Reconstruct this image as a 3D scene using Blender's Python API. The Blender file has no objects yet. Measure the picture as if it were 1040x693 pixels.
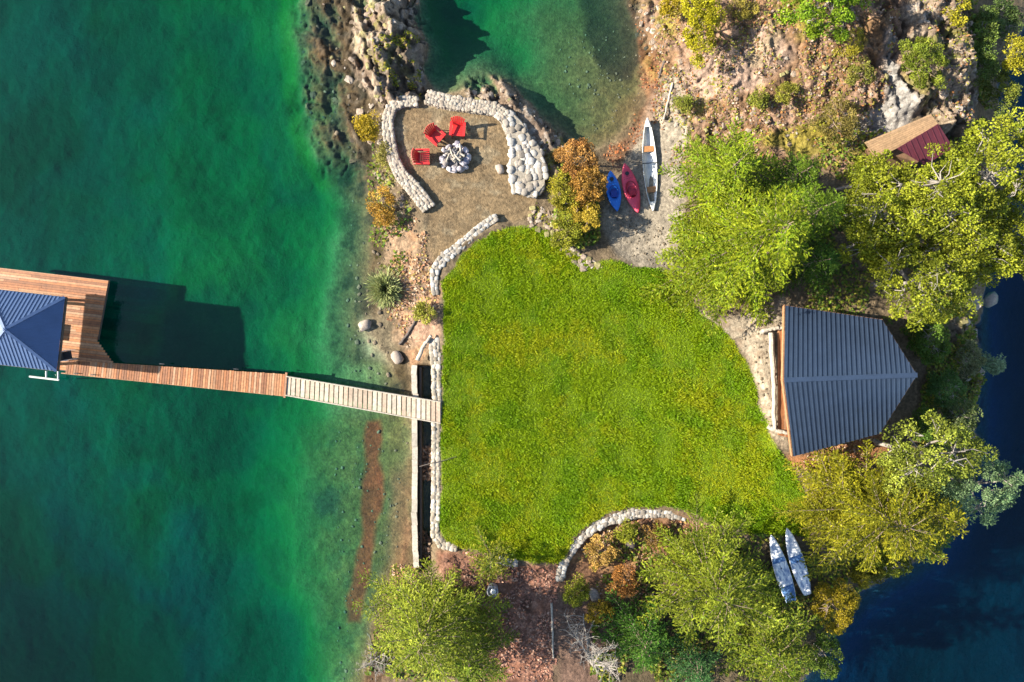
import bpy, math, random
import numpy as np
from mathutils import Vector, Matrix

random.seed(7)
RNG = np.random.default_rng(11)
S = bpy.context.scene
COL = S.collection
PI = math.pi
CAM_H = 42.0          # the drone's height over the lake (water is z = 0)
FPX = 714.0           # focal length in pixels of the 1040-wide photograph


def P(px, py, z=0.0):
    """pixel of the photograph -> point at height z"""
    k = (CAM_H - z) / FPX
    return np.array([(px - 520.0) * k, (346.5 - py) * k, z])


def PV(px, py, z=0.0):
    return Vector(P(px, py, z))


# ---------------------------------------------------------------- noise
def _hash(ix, iy, seed):
    h = (ix.astype(np.int64) * 374761393 + iy.astype(np.int64) * 668265263 + seed * 1442695041) & 0xFFFFFFFF
    h = ((h ^ (h >> 13)) * 1274126177) & 0xFFFFFFFF
    h = h ^ (h >> 16)
    return (h & 0xFFFF) / 65535.0


def vnoise(x, y, seed=0):
    ix = np.floor(x); iy = np.floor(y)
    fx = x - ix; fy = y - iy
    fx = fx * fx * (3 - 2 * fx); fy = fy * fy * (3 - 2 * fy)
    a = _hash(ix, iy, seed); b = _hash(ix + 1, iy, seed)
    c = _hash(ix, iy + 1, seed); d = _hash(ix + 1, iy + 1, seed)
    return (a * (1 - fx) + b * fx) * (1 - fy) + (c * (1 - fx) + d * fx) * fy


def fbm(x, y, seed=0, octaves=4, gain=0.5):
    s = 0; a = 1; n = 0
    for o in range(octaves):
        s = s + a * vnoise(x * 2 ** o + 17.3 * o, y * 2 ** o - 9.1 * o, seed + o)
        n += a; a *= gain
    return s / n


def ridged(x, y, seed=0, octaves=4):
    s = 0; a = 1; n = 0
    for o in range(octaves):
        s = s + a * (1 - np.abs(2 * vnoise(x * 2 ** o, y * 2 ** o, seed + o) - 1))
        n += a; a *= 0.55
    return s / n


def sdf(poly, X, Y):
    """signed distance to a polygon, positive inside"""
    poly = np.asarray(poly)[:, :2]
    d = np.full(X.shape, 1e9); ins = np.zeros(X.shape, bool)
    n = len(poly)
    for i in range(n):
        ax, ay = poly[i]; bx, by = poly[(i + 1) % n]
        ex, ey = bx - ax, by - ay
        t = np.clip(((X - ax) * ex + (Y - ay) * ey) / (ex * ex + ey * ey + 1e-12), 0, 1)
        d = np.minimum(d, np.hypot(X - ax - t * ex, Y - ay - t * ey))
        c = ((ay > Y) != (by > Y)) & (X < (bx - ax) * (Y - ay) / ((by - ay) if abs(by - ay) > 1e-12 else 1e-12) + ax)
        ins ^= c
    return np.where(ins, d, -d)


def pdist(path, X, Y):
    path = np.asarray(path)[:, :2]
    d = np.full(X.shape, 1e9)
    for i in range(len(path) - 1):
        ax, ay = path[i]; bx, by = path[i + 1]
        ex, ey = bx - ax, by - ay
        t = np.clip(((X - ax) * ex + (Y - ay) * ey) / (ex * ex + ey * ey + 1e-12), 0, 1)
        d = np.minimum(d, np.hypot(X - ax - t * ex, Y - ay - t * ey))
    return d


def sstep(a, b, x):
    t = np.clip((x - a) / (b - a), 0, 1)
    return t * t * (3 - 2 * t)


# ---------------------------------------------------------------- materials
def new_mat(name):
    m = bpy.data.materials.new(name); m.use_nodes = True
    nt = m.node_tree
    for n in list(nt.nodes): nt.nodes.remove(n)
    out = nt.nodes.new('ShaderNodeOutputMaterial')
    return m, nt, out


def nd(nt, kind, **kw):
    n = nt.nodes.new(kind)
    for k, v in kw.items():
        if k in n.inputs: n.inputs[k].default_value = v
        else: setattr(n, k, v)
    return n


def vary(nt, color_socket, scale, lo, hi, detail=4.0, coord='Object'):
    """multiply a colour by a noise between lo and hi"""
    tc = nt.nodes.new('ShaderNodeTexCoord')
    no = nd(nt, 'ShaderNodeTexNoise', Scale=scale, Detail=detail, Roughness=0.65)
    nt.links.new(tc.outputs[coord], no.inputs['Vector'])
    mr = nt.nodes.new('ShaderNodeMapRange')
    mr.inputs['From Min'].default_value = 0.3; mr.inputs['From Max'].default_value = 0.7
    mr.inputs['To Min'].default_value = lo; mr.inputs['To Max'].default_value = hi
    nt.links.new(no.outputs['Fac'], mr.inputs['Value'])
    mx = nt.nodes.new('ShaderNodeVectorMath'); mx.operation = 'SCALE'
    nt.links.new(color_socket, mx.inputs[0]); nt.links.new(mr.outputs[0], mx.inputs['Scale'])
    return mx.outputs[0]


def bump(nt, bsdf, scale, dist, strength=0.6, kind='noise', coord='Object', detail=5.0):
    tc = nt.nodes.new('ShaderNodeTexCoord')
    if kind == 'noise': no = nd(nt, 'ShaderNodeTexNoise', Scale=scale, Detail=detail, Roughness=0.7); o = no.outputs['Fac']
    else: no = nd(nt, 'ShaderNodeTexVoronoi', Scale=scale); o = no.outputs['Distance']
    nt.links.new(tc.outputs[coord], no.inputs['Vector'])
    bp = nd(nt, 'ShaderNodeBump', Strength=strength, Distance=dist)
    nt.links.new(o, bp.inputs['Height']); nt.links.new(bp.outputs[0], bsdf.inputs['Normal'])


def mat_plain(name, rgb, rough=0.7, metal=0.0, var=(6.0, 0.75, 1.2), bmp=None, attr=False, spec=0.5, var2=None):
    m, nt, out = new_mat(name)
    b = nd(nt, 'ShaderNodeBsdfPrincipled', Roughness=rough, Metallic=metal)
    b.inputs['Specular IOR Level'].default_value = spec
    if attr:
        c = nt.nodes.new('ShaderNodeAttribute'); c.attribute_name = 'tint'; sock = c.outputs['Color']
    else:
        c = nt.nodes.new('ShaderNodeRGB'); c.outputs[0].default_value = (*rgb, 1); sock = c.outputs[0]
    if var: sock = vary(nt, sock, *var)
    if var2: sock = vary(nt, sock, *var2)
    nt.links.new(sock, b.inputs['Base Color'])
    if bmp: bump(nt, b, *bmp)
    nt.links.new(b.outputs[0], out.inputs['Surface'])
    return m


def mat_leaf(name, transl=0.3):
    m, nt, out = new_mat(name)
    c = nt.nodes.new('ShaderNodeAttribute'); c.attribute_name = 'tint'
    d = nd(nt, 'ShaderNodeBsdfPrincipled', Roughness=0.55); d.inputs['Specular IOR Level'].default_value = 0.12
    t = nt.nodes.new('ShaderNodeBsdfTranslucent')
    mx = nt.nodes.new('ShaderNodeMixShader'); mx.inputs[0].default_value = transl
    nt.links.new(c.outputs['Color'], d.inputs['Base Color']); nt.links.new(c.outputs['Color'], t.inputs['Color'])
    nt.links.new(d.outputs[0], mx.inputs[1]); nt.links.new(t.outputs[0], mx.inputs[2])
    nt.links.new(mx.outputs[0], out.inputs['Surface'])
    return m


MAT = {}
MAT['leaf'] = mat_leaf('leaf', 0.2)
MAT['grass'] = mat_leaf('grass_blades', 0.25)
MAT['litter'] = mat_plain('dead_leaves', (1, 1, 1), 0.8, attr=True, var=None)
MAT['bark'] = mat_plain('bark', (0.17, 0.12, 0.085), 0.9, var=(5, 0.6, 1.4), bmp=(14, 0.05))
MAT['pale_bark'] = mat_plain('pale_bark', (0.205, 0.178, 0.15), 0.85, var=(4, 0.65, 1.3), bmp=(14, 0.03))
MAT['board'] = mat_plain('weathered_boards', (1, 1, 1), 0.75, attr=True, var=(7, 0.72, 1.25), var2=(1.3, 0.85, 1.15), bmp=(30, 0.01))
MAT['stone'] = mat_plain('fieldstone', (1, 1, 1), 0.85, attr=True, var=(9, 0.72, 1.2), bmp=(18, 0.03))
MAT['mortar'] = mat_plain('mortar', (0.27, 0.23, 0.175), 0.95, var=(7, 0.6, 1.2), bmp=(20, 0.04))
MAT['concrete'] = mat_plain('weathered_concrete', (0.30, 0.25, 0.185), 0.9, var=(5, 0.55, 1.2), bmp=(16, 0.03))
MAT['roof'] = mat_plain('slate_blue_metal', (0.024, 0.038, 0.066), 0.42, metal=0.0, var=(1.2, 0.88, 1.12), spec=0.5, var2=(14, 0.9, 1.1))
MAT['gazebo_roof'] = mat_plain('blue_grey_metal', (0.060, 0.098, 0.19), 0.38, metal=0.0, var=(1.5, 0.9, 1.1), spec=0.5)
MAT['maroon'] = mat_plain('maroon_metal', (0.075, 0.015, 0.024), 0.5, var=(3, 0.8, 1.2))
MAT['wood'] = mat_plain('stained_timber', (0.27, 0.13, 0.06), 0.7, var=(8, 0.7, 1.3), bmp=(26, 0.01))
MAT['log_wall'] = mat_plain('dark_siding', (0.13, 0.07, 0.035), 0.75, var=(6, 0.7, 1.3), bmp=(22, 0.01))
MAT['grey_wood'] = mat_plain('silvered_wood', (0.32, 0.275, 0.215), 0.85, var=(9, 0.65, 1.25), bmp=(24, 0.02))
MAT['dark_wood'] = mat_plain('dark_wet_wood', (0.06, 0.045, 0.035), 0.8, var=(6, 0.7, 1.4))
MAT['red'] = mat_plain('red_paint', (0.50, 0.016, 0.014), 0.5, var=(7, 0.82, 1.1))
MAT['kayak_red'] = mat_plain('red_plastic', (0.70, 0.055, 0.095), 0.38, var=(4, 0.85, 1.12))
MAT['kayak_deep'] = mat_plain('deep_red_plastic', (0.30, 0.008, 0.025), 0.45, var=(5, 0.8, 1.1))
MAT['kayak_blue'] = mat_plain('blue_plastic', (0.018, 0.17, 0.60), 0.38, var=(4, 0.85, 1.12))
MAT['kayak_navy'] = mat_plain('deep_blue_plastic', (0.012, 0.045, 0.30), 0.45, var=(5, 0.8, 1.1))
MAT['black'] = mat_plain('black_rubber', (0.02, 0.02, 0.022), 0.6, var=(8, 0.8, 1.2))
MAT['white'] = mat_plain('white_gelcoat', (0.52, 0.51, 0.47), 0.4, var=(4, 0.85, 1.06))
MAT['tan'] = mat_plain('cane_seat', (0.34, 0.15, 0.05), 0.7, var=(12, 0.75, 1.2))
MAT['aluminium'] = mat_plain('aluminium', (0.62, 0.62, 0.6), 0.4, metal=0.6, var=(6, 0.85, 1.1))
MAT['barrel'] = mat_plain('galvanised_barrel', (0.32, 0.32, 0.33), 0.5, metal=0.4, var=(8, 0.6, 1.2))
MAT['ash'] = mat_plain('ash', (0.13, 0.12, 0.12), 0.95, var=(9, 0.5, 1.6), bmp=(20, 0.04))
MAT['glass'] = mat_plain('window_glass', (0.03, 0.04, 0.05), 0.08, var=None)
MAT['board_blue'] = mat_plain('blue_foam_pad', (0.07, 0.15, 0.30), 0.7, var=(5, 0.5, 1.4))


def mat_board_top():
    m, nt, out = new_mat('blotchy_white_board')
    b = nd(nt, 'ShaderNodeBsdfPrincipled', Roughness=0.45)
    tc = nt.nodes.new('ShaderNodeTexCoord')
    mp = nt.nodes.new('ShaderNodeMapping'); mp.inputs['Scale'].default_value = (1.2, 4.0, 1)
    no = nd(nt, 'ShaderNodeTexNoise', Scale=1.6, Detail=6.0, Roughness=0.7)
    nt.links.new(tc.outputs['Object'], mp.inputs[0]); nt.links.new(mp.outputs[0], no.inputs['Vector'])
    cr = nt.nodes.new('ShaderNodeValToRGB')
    e = cr.color_ramp.elements
    e[0].position = 0.33; e[0].color = (0.06, 0.12, 0.28, 1)
    e[1].position = 0.56; e[1].color = (0.80, 0.77, 0.72, 1)
    n = cr.color_ramp.elements.new(0.45); n.color = (0.36, 0.40, 0.48, 1)  # blue and grey blotches spread by noise over white
    nt.links.new(no.outputs['Fac'], cr.inputs[0]); nt.links.new(cr.outputs[0], b.inputs['Base Color'])
    nt.links.new(b.outputs[0], out.inputs['Surface'])
    return m


MAT['board_top'] = mat_board_top()


def mat_ground():
    m, nt, out = new_mat('ground')
    b = nd(nt, 'ShaderNodeBsdfPrincipled', Roughness=0.92); b.inputs['Specular IOR Level'].default_value = 0.2
    c = nt.nodes.new('ShaderNodeAttribute'); c.attribute_name = 'tint'
    base_sock = c.outputs['Color']
    s = vary(nt, c.outputs['Color'], 1.3, 0.72, 1.25, 5.0)
    s = vary(nt, s, 7.0, 0.62, 1.35, 6.0)
    tc = nt.nodes.new('ShaderNodeTexCoord')
    vo = nd(nt, 'ShaderNodeTexVoronoi', Scale=5.5); vo.inputs['Randomness'].default_value = 1.0
    nt.links.new(tc.outputs['Object'], vo.inputs['Vector'])
    sep = nt.nodes.new('ShaderNodeSeparateColor'); nt.links.new(vo.outputs['Color'], sep.inputs[0])
    mr = nt.nodes.new('ShaderNodeMapRange'); mr.inputs['To Min'].default_value = 0.78; mr.inputs['To Max'].default_value = 1.22
    nt.links.new(sep.outputs[0], mr.inputs['Value'])
    sc = nt.nodes.new('ShaderNodeVectorMath'); sc.operation = 'SCALE'
    nt.links.new(s, sc.inputs[0]); nt.links.new(mr.outputs[0], sc.inputs['Scale'])
    mxg = nt.nodes.new('ShaderNodeMix'); mxg.data_type = 'RGBA'
    nt.links.new(c.outputs['Alpha'], mxg.inputs['Factor']); nt.links.new(base_sock, mxg.inputs['A']); nt.links.new(sc.outputs[0], mxg.inputs['B'])
    nt.links.new(mxg.outputs['Result'], b.inputs['Base Color'])
    bump(nt, b, 6.0, 0.12, 0.7, detail=8.0)
    nt.links.new(b.outputs[0], out.inputs['Surface'])
    return m


def mat_water():
    m, nt, out = new_mat('lake_water')
    t = nt.nodes.new('ShaderNodeBsdfTransparent')
    g = nd(nt, 'ShaderNodeBsdfGlossy', Roughness=0.06)
    fr = nd(nt, 'ShaderNodeFresnel', IOR=1.33)
    mx = nt.nodes.new('ShaderNodeMixShader')
    tc = nt.nodes.new('ShaderNodeTexCoord')
    no = nd(nt, 'ShaderNodeTexNoise', Scale=1.4, Detail=4.0, Roughness=0.6)
    nt.links.new(tc.outputs['Object'], no.inputs['Vector'])
    bp = nd(nt, 'ShaderNodeBump', Strength=0.25, Distance=0.06)
    nt.links.new(no.outputs['Fac'], bp.inputs['Height'])
    nt.links.new(bp.outputs[0], g.inputs['Normal']); nt.links.new(bp.outputs[0], fr.inputs['Normal'])
    # seen from below, let the (refracted) sunlight out and in: no total reflection without real refraction
    ge = nt.nodes.new('ShaderNodeNewGeometry')
    iv = nt.nodes.new('ShaderNodeMath'); iv.operation = 'SUBTRACT'; iv.inputs[0].default_value = 1.0
    nt.links.new(ge.outputs['Backfacing'], iv.inputs[1])
    ml_ = nt.nodes.new('ShaderNodeMath'); ml_.operation = 'MULTIPLY'
    nt.links.new(fr.outputs[0], ml_.inputs[0]); nt.links.new(iv.outputs[0], ml_.inputs[1])
    nt.links.new(ml_.outputs[0], mx.inputs[0]); nt.links.new(t.outputs[0], mx.inputs[1]); nt.links.new(g.outputs[0], mx.inputs[2])
    nt.links.new(mx.outputs[0], out.inputs['Surface'])
    # what the water swallows per metre: red first, then blue, green least
    kr, kg, kb = 0.90, 0.13, 0.23
    dens = kr / 0.98
    v = nt.nodes.new('ShaderNodeVolumeAbsorption')
    v.inputs['Color'].default_value = (1 - kr / dens, 1 - kg / dens, 1 - kb / dens, 1)
    v.inputs['Density'].default_value = dens
    nt.links.new(v.outputs[0], out.inputs['Volume'])
    try: m.cycles.homogeneous_volume = True
    except Exception: pass
    return m


MAT['ground'] = mat_ground()
MAT['water'] = mat_water()


# ---------------------------------------------------------------- mesh builder
class MB:
    def __init__(self):
        self.v = []; self.f = []; self.c = []; self.n = 0; self.smooth = False

    def add(self, verts, faces, col=None):
        verts = np.asarray(verts, float).reshape(-1, 3)
        self.v.append(verts)
        for f in faces: self.f.append(tuple(int(i) + self.n for i in f))
        self.c.append(np.tile(np.asarray(col if col is not None else (1, 1, 1), float), (len(verts), 1)))
        self.n += len(verts)

    def box(self, c, size, rot=None, col=None):
        hx, hy, hz = np.asarray(size, float) / 2
        v = np.array([[-hx, -hy, -hz], [hx, -hy, -hz], [hx, hy, -hz], [-hx, hy, -hz], [-hx, -hy, hz], [hx, -hy, hz], [hx, hy, hz], [-hx, hy, hz]])
        if rot is not None:
            v = v @ np.array(rot).T if np.ndim(rot) == 2 else v @ rotz(rot).T
        self.add(v + np.asarray(c, float), [(0, 3, 2, 1), (4, 5, 6, 7), (0, 1, 5, 4), (1, 2, 6, 5), (2, 3, 7, 6), (3, 0, 4, 7)], col)

    def beam(self, a, b, w, h, col=None, up=(0, 0, 1)):
        """square bar from a to b"""
        a = np.asarray(a, float); b = np.asarray(b, float)
        d = b - a; L = np.linalg.norm(d); d = d / L
        u = np.asarray(up, float); s = np.cross(u, d)
        if np.linalg.norm(s) < 1e-4: s = np.cross((1, 0, 0), d)
        s /= np.linalg.norm(s); u = np.cross(d, s)
        self.box((a + b) / 2, (L, w, h), np.stack([d, s, u], 1), col)

    def prism(self, poly, z0, z1, col=None):
        poly = np.asarray(poly, float)[:, :2]
        if np.sum(poly[:, 0] * np.roll(poly[:, 1], -1) - poly[:, 1] * np.roll(poly[:, 0], -1)) < 0: poly = poly[::-1]
        n = len(poly)
        v = np.concatenate([np.c_[poly, np.full(n, z0)], np.c_[poly, np.full(n, z1)]])
        f = [tuple(range(n))[::-1], tuple(range(n, 2 * n))] + [(i, (i + 1) % n, n + (i + 1) % n, n + i) for i in range(n)]
        self.add(v, f, col)

    def slab(self, poly3, thick, col=None):
        """planar polygon thickened downwards along its normal"""
        p = np.asarray(poly3, float)
        nrm = np.cross(p[1] - p[0], p[2] - p[0]); nrm /= np.linalg.norm(nrm)
        if nrm[2] < 0: p = p[::-1]; nrm = -nrm
        n = len(p)
        v = np.concatenate([p - nrm * thick, p])
        f = [tuple(range(n))[::-1], tuple(range(n, 2 * n))] + [(i, (i + 1) % n, n + (i + 1) % n, n + i) for i in range(n)]
        self.add(v, f, col)

    def tube(self, pts, radii, n=6, col=None):
        pts = np.asarray(pts, float); m = len(pts)
        if np.ndim(radii) == 0: radii = np.full(m, radii)
        tang = np.gradient(pts, axis=0); tang /= np.linalg.norm(tang, axis=1)[:, None] + 1e-9
        ref = np.array([0.31, 0.17, 0.93]) if abs(tang[0] @ np.array([0.31, 0.17, 0.93])) < 0.9 else np.array([1.0, 0, 0])
        a = np.cross(tang, ref); a /= np.linalg.norm(a, axis=1)[:, None] + 1e-9
        b = np.cross(tang, a)
        th = np.linspace(0, 2 * PI, n, endpoint=False)
        ring = a[:, None, :] * np.cos(th)[None, :, None] + b[:, None, :] * np.sin(th)[None, :, None]
        v = pts[:, None, :] + ring * np.asarray(radii)[:, None, None]
        f = []
        for i in range(m - 1):
            for j in range(n):
                f.append((i * n + j, i * n + (j + 1) % n, (i + 1) * n + (j + 1) % n, (i + 1) * n + j))
        f.append(tuple(range(n))[::-1]); f.append(tuple((m - 1) * n + j for j in range(n)))
        self.add(v.reshape(-1, 3), f, col)

    def lathe(self, c, prof, n=20, col=None):
        """prof: (r, z) pairs bottom to top"""
        th = np.linspace(0, 2 * PI, n, endpoint=False); v = []
        for r, z in prof:
            v.append(np.stack([c[0] + r * np.cos(th), c[1] + r * np.sin(th), np.full(n, c[2] + z)], 1))
        f = []
        for i in range(len(prof) - 1):
            for j in range(n):
                f.append((i * n + j, i * n + (j + 1) % n, (i + 1) * n + (j + 1) % n, (i + 1) * n + j))
        f.append(tuple(range(n))[::-1]); f.append(tuple((len(prof) - 1) * n + j for j in range(n)))
        self.add(np.concatenate(v), f, col)

    def stone(self, c, r, rng, col=None, ang=None):
        """an irregular rounded block, r = half sizes"""
        th = np.linspace(0, 2 * PI, 9, endpoint=False); ph = np.linspace(-PI / 2, PI / 2, 6)
        pw = 0.62
        sg = lambda t: np.sign(t) * np.abs(t) ** pw
        v = [(0, 0, -1)]
        for p in ph[1:-1]:
            for t in th: v.append((sg(math.cos(p)) * sg(math.cos(t)), sg(math.cos(p)) * sg(math.sin(t)), sg(math.sin(p))))
        v.append((0, 0, 1)); v = np.array(v)
        v = v * (1 + rng.uniform(-0.16, 0.16, (len(v), 1)))
        v = v * np.asarray(r)
        a = rng.uniform(0, PI) if ang is None else ang
        tx = rng.uniform(-0.15, 0.15)
        Rx = np.array([[1, 0, 0], [0, math.cos(tx), -math.sin(tx)], [0, math.sin(tx), math.cos(tx)]])
        v = v @ Rx.T @ rotz(a).T + np.asarray(c)
        n = 9; f = []
        for j in range(n): f.append((0, 1 + (j + 1) % n, 1 + j))
        for i in range(3):
            for j in range(n):
                f.append((1 + i * n + j, 1 + i * n + (j + 1) % n, 1 + (i + 1) * n + (j + 1) % n, 1 + (i + 1) * n + j))
        for j in range(n): f.append((1 + 3 * n + j, 1 + 3 * n + (j + 1) % n, 1 + 4 * n))
        self.add(v, f, col)

    def build(self, name, mat, parent=None, smooth=False, origin=None):
        me = bpy.data.meshes.new(name)
        v = np.concatenate(self.v); c = np.concatenate(self.c)
        if origin is not None: v = v - np.asarray(origin)
        me.from_pydata(v.tolist(), [], self.f)
        at = me.color_attributes.new('tint', 'FLOAT_COLOR', 'POINT')
        at.data.foreach_set('color', np.c_[c, np.ones(len(c))].astype(np.float32).ravel())
        if smooth: me.polygons.foreach_set('use_smooth', np.ones(len(me.polygons), bool))
        me.materials.append(mat); me.update()
        o = bpy.data.objects.new(name, me); COL.objects.link(o)
        if origin is not None: o.location = Vector(origin)
        if parent is not None:
            o.parent = parent
            o.matrix_parent_inverse = Matrix.Identity(4)
        return o


def rotz(a):
    c, s = math.cos(a), math.sin(a)
    return np.array([[c, -s, 0], [s, c, 0], [0, 0, 1.0]])


def quads_mesh(name, V, C, mat, parent=None, tri=False):
    """V: (n,4,3) or (n,3,3) loose faces, C: (n,3)"""
    k = V.shape[1]; n = len(V)
    me = bpy.data.meshes.new(name)
    me.vertices.add(n * k); me.vertices.foreach_set('co', V.astype(np.float32).ravel())
    me.loops.add(n * k); me.loops.foreach_set('vertex_index', np.arange(n * k, dtype=np.int32))
    me.polygons.add(n); me.polygons.foreach_set('loop_start', np.arange(0, n * k, k, dtype=np.int32))
    try: me.polygons.foreach_set('loop_total', np.full(n, k, dtype=np.int32))
    except Exception: pass
    at = me.color_attributes.new('tint', 'FLOAT_COLOR', 'POINT')
    cc = np.repeat(np.clip(C, 0, 1), k, axis=0)
    at.data.foreach_set('color', np.c_[cc, np.ones(len(cc))].astype(np.float32).ravel())
    me.materials.append(mat); me.update(calc_edges=True); me.validate()
    o = bpy.data.objects.new(name, me); COL.objects.link(o)
    if parent is not None: o.parent = parent
    return o


def tag(o, label=None, cat=None, group=None, kind=None):
    if label: o['label'] = label
    if cat: o['category'] = cat
    if group: o['group'] = group
    if kind: o['kind'] = kind
    return o


def thing(name, label, cat, loc=(0, 0, 0), rz=0.0, group=None):
    o = bpy.data.objects.new(name, None); COL.objects.link(o)
    o.empty_display_size = 0.3
    o.location = Vector(loc); o.rotation_euler = (0, 0, rz)
    return tag(o, label, cat, group)


def copy_tree(o, parent=None):
    c = o.copy(); COL.objects.link(c)
    if parent is not None: c.parent = parent
    for ch in list(o.children): copy_tree(ch, c)
    return c


# ================================================================ TERRAIN
CP = [
    # deep lake, west
    (0,0,-2.3),(0,150,-2.3),(0,300,-1.9),(0,450,-2.2),(0,600,-3.0),(0,693,-3.8),(100,50,-2.0),(100,200,-2.2),(100,340,-1.6),
    (100,500,-2.1),(100,650,-3.0),(200,0,-1.7),(200,100,-1.9),(200,200,-1.5),(200,300,-1.3),(200,420,-1.7),(200,550,-1.8),
    (200,680,-2.3),(270,30,-1.15),(270,130,-1.3),(270,250,-1.2),(270,330,-1.35),(260,430,-1.6),(250,520,-1.8),(260,620,-1.9),(300,690,-1.4),
    # shelf edge
    (296,0,-1.0),(298,60,-1.0),(302,110,-1.0),(310,150,-1.0),(322,175,-1.0),(332,215,-1.05),(322,280,-1.0),(318,340,-0.95),(305,420,-1.0),
    (310,500,-.85),(310,600,-.85),(330,680,-.85),
    # shelf
    (313,0,-.22),(313,60,-.2),(318,110,-.25),(335,150,-.25),(355,200,-.4),(350,260,-.5),(355,310,-.4),(350,360,-.45),(350,420,-.5),
    (350,500,-.5),(345,580,-.5),(360,650,-.4),
    (335,30,-.04),(340,80,-.05),(350,120,-.04),(370,170,-.06),(378,240,-.06),(370,330,-.06),(385,360,-.08),(400,400,-.14),(405,470,-.2),
    (405,540,-.14),(395,600,-.08),(385,640,0),(375,690,0.1),(354,20,.1),(352,60,.1),(362,100,.12),(385,150,.35),
    # outcrop
    (385,40,1.3),(400,20,1.5),(405,60,1.9),(395,85,1.6),(415,80,1.5),(400,0,1.2),(420,40,0.9),(372,60,.7),(362,30,.4),(374,25,.9),(431,30,-.6),(431,75,-.4),
    (446,85,-.25),(440,5,-1.0),(370,0,.3),(428,92,.6),
    # cove
    (470,20,-1.2),(470,70,-.5),(520,30,-.8),(520,75,-.75),(560,20,-.65),(560,80,-.42),(600,60,-.32),(600,110,-.22),(590,140,-.15),(630,40,-.25),
    (640,90,-.12),(620,130,-.08),(648,120,0.02),(656,80,.05),(645,10,0),(610,10,-.4),(620,160,.05),
    # rock bank
    (480,92,.15),(500,85,.2),(520,110,.9),(535,130,1.1),(555,145,1.0),(517,78,-.15),(548,105,-.5),(573,140,.05),(480,70,-.25),(505,60,-.7),
    (575,170,.9),(590,200,.9),(570,220,1.2),(605,230,.8),(600,255,1.1),
    # beach
    (630,190,.25),(650,160,.22),(650,200,.35),(640,240,.6),(660,265,1.0),(675,100,.35),(680,60,.6),(675,20,.4),(670,130,.4),
    # knoll, north-east
    (700,40,1.3),(700,100,.9),(740,20,2.2),(740,90,1.7),(780,50,2.6),(790,110,2.0),(840,60,2.9),(850,120,2.2),(760,160,1.4),(700,170,.8),
    (890,30,3.0),(890,90,2.7),(905,120,2.4),(930,60,3.3),(950,30,3.7),(965,80,3.3),(960,120,2.6),(980,40,3.5),(980,90,3.1),(1001,20,.5),
    (1002,70,.4),(1001,110,.6),(1035,20,.1),(1038,70,-.3),(1035,110,-.6),(1100,50,-3),
    # cabin side
    (720,220,1.2),(720,300,1.3),(760,340,1.4),(780,400,1.5),(790,460,1.4),(850,300,1.7),(860,380,1.7),(850,450,1.5),(900,200,2.1),
    (950,200,2.1),(950,300,1.8),(920,350,1.7),(930,420,1.5),(990,200,1.7),(1000,250,1.0),(985,300,1.2),(975,360,1.1),(970,420,.9),
    (999,340,-.2),(1000,400,-.4),(1008,290,-.8),(1040,200,-.8),(1040,330,-2.2),(1040,420,-2.2),(1100,300,-2.4),
    (900,480,1.4),(950,480,.9),(980,500,-.2),(930,540,.6),(955,570,-.6),(1000,540,-1.9),(1040,600,-2.4),(900,570,.5),(880,605,-.3),(862,640,-.6),
    (930,640,-2.2),(900,690,-2.2),(850,690,-1.0),(1040,690,-2.5),(820,590,.9),(820,650,.4),
    # south
    (720,560,1.0),(740,620,1.0),(740,690,.8),(640,560,.75),(640,620,.8),(640,690,.8),(540,600,1.0),(540,650,1.0),(540,690,1.0),(470,600,.9),
    (470,660,.8),(430,610,.4),(430,680,.4),(405,690,.2),
    # west bank
    (405,250,.6),(420,290,.8),(410,330,.45),(395,330,.2),(425,360,.4),(432,330,.9),(400,210,.5),(420,230,.9),(435,250,1.0),(400,180,.6),(385,110,.4),
    # beyond the frame
    (-200,346,-3),(800,-150,4),(600,-150,-1),(300,-150,-2),(-200,-150,-4),(-200,850,-5),(300,850,-2),(450,850,.5),(600,850,1),(750,850,.5),
    (900,850,-2.4),(1250,850,-2.8),(1250,300,-2.8),(1250,-100,-2.8),(1000,-150,3),
]
CPW = np.array([P(*c) for c in CP])


def tps_fit(p):
    x = p[:, :2] / 10.0; n = len(x)
    r = np.linalg.norm(x[:, None] - x[None], axis=2)
    K = np.where(r > 0, r * r * np.log(r + 1e-12), 0) + 0.004 * np.eye(n)
    Q = np.c_[np.ones(n), x]
    A = np.block([[K, Q], [Q.T, np.zeros((3, 3))]])
    return np.linalg.solve(A, np.r_[p[:, 2], 0, 0, 0])


TPS = tps_fit(CPW)


def base_z(X, Y):
    sh = X.shape; x = np.c_[X.ravel(), Y.ravel()] / 10.0
    out = np.empty(len(x)); pts = CPW[:, :2] / 10.0
    for i in range(0, len(x), 40000):
        r2 = ((x[i:i + 40000, None] - pts[None]) ** 2).sum(2)
        out[i:i + 40000] = (0.5 * r2 * np.log(r2 + 1e-12)) @ TPS[:len(pts)] + TPS[-3] + x[i:i + 40000] @ TPS[-2:]
    return out.reshape(sh)


def poly(pts, z): return np.array([P(a, b, z) for a, b in pts])


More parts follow.
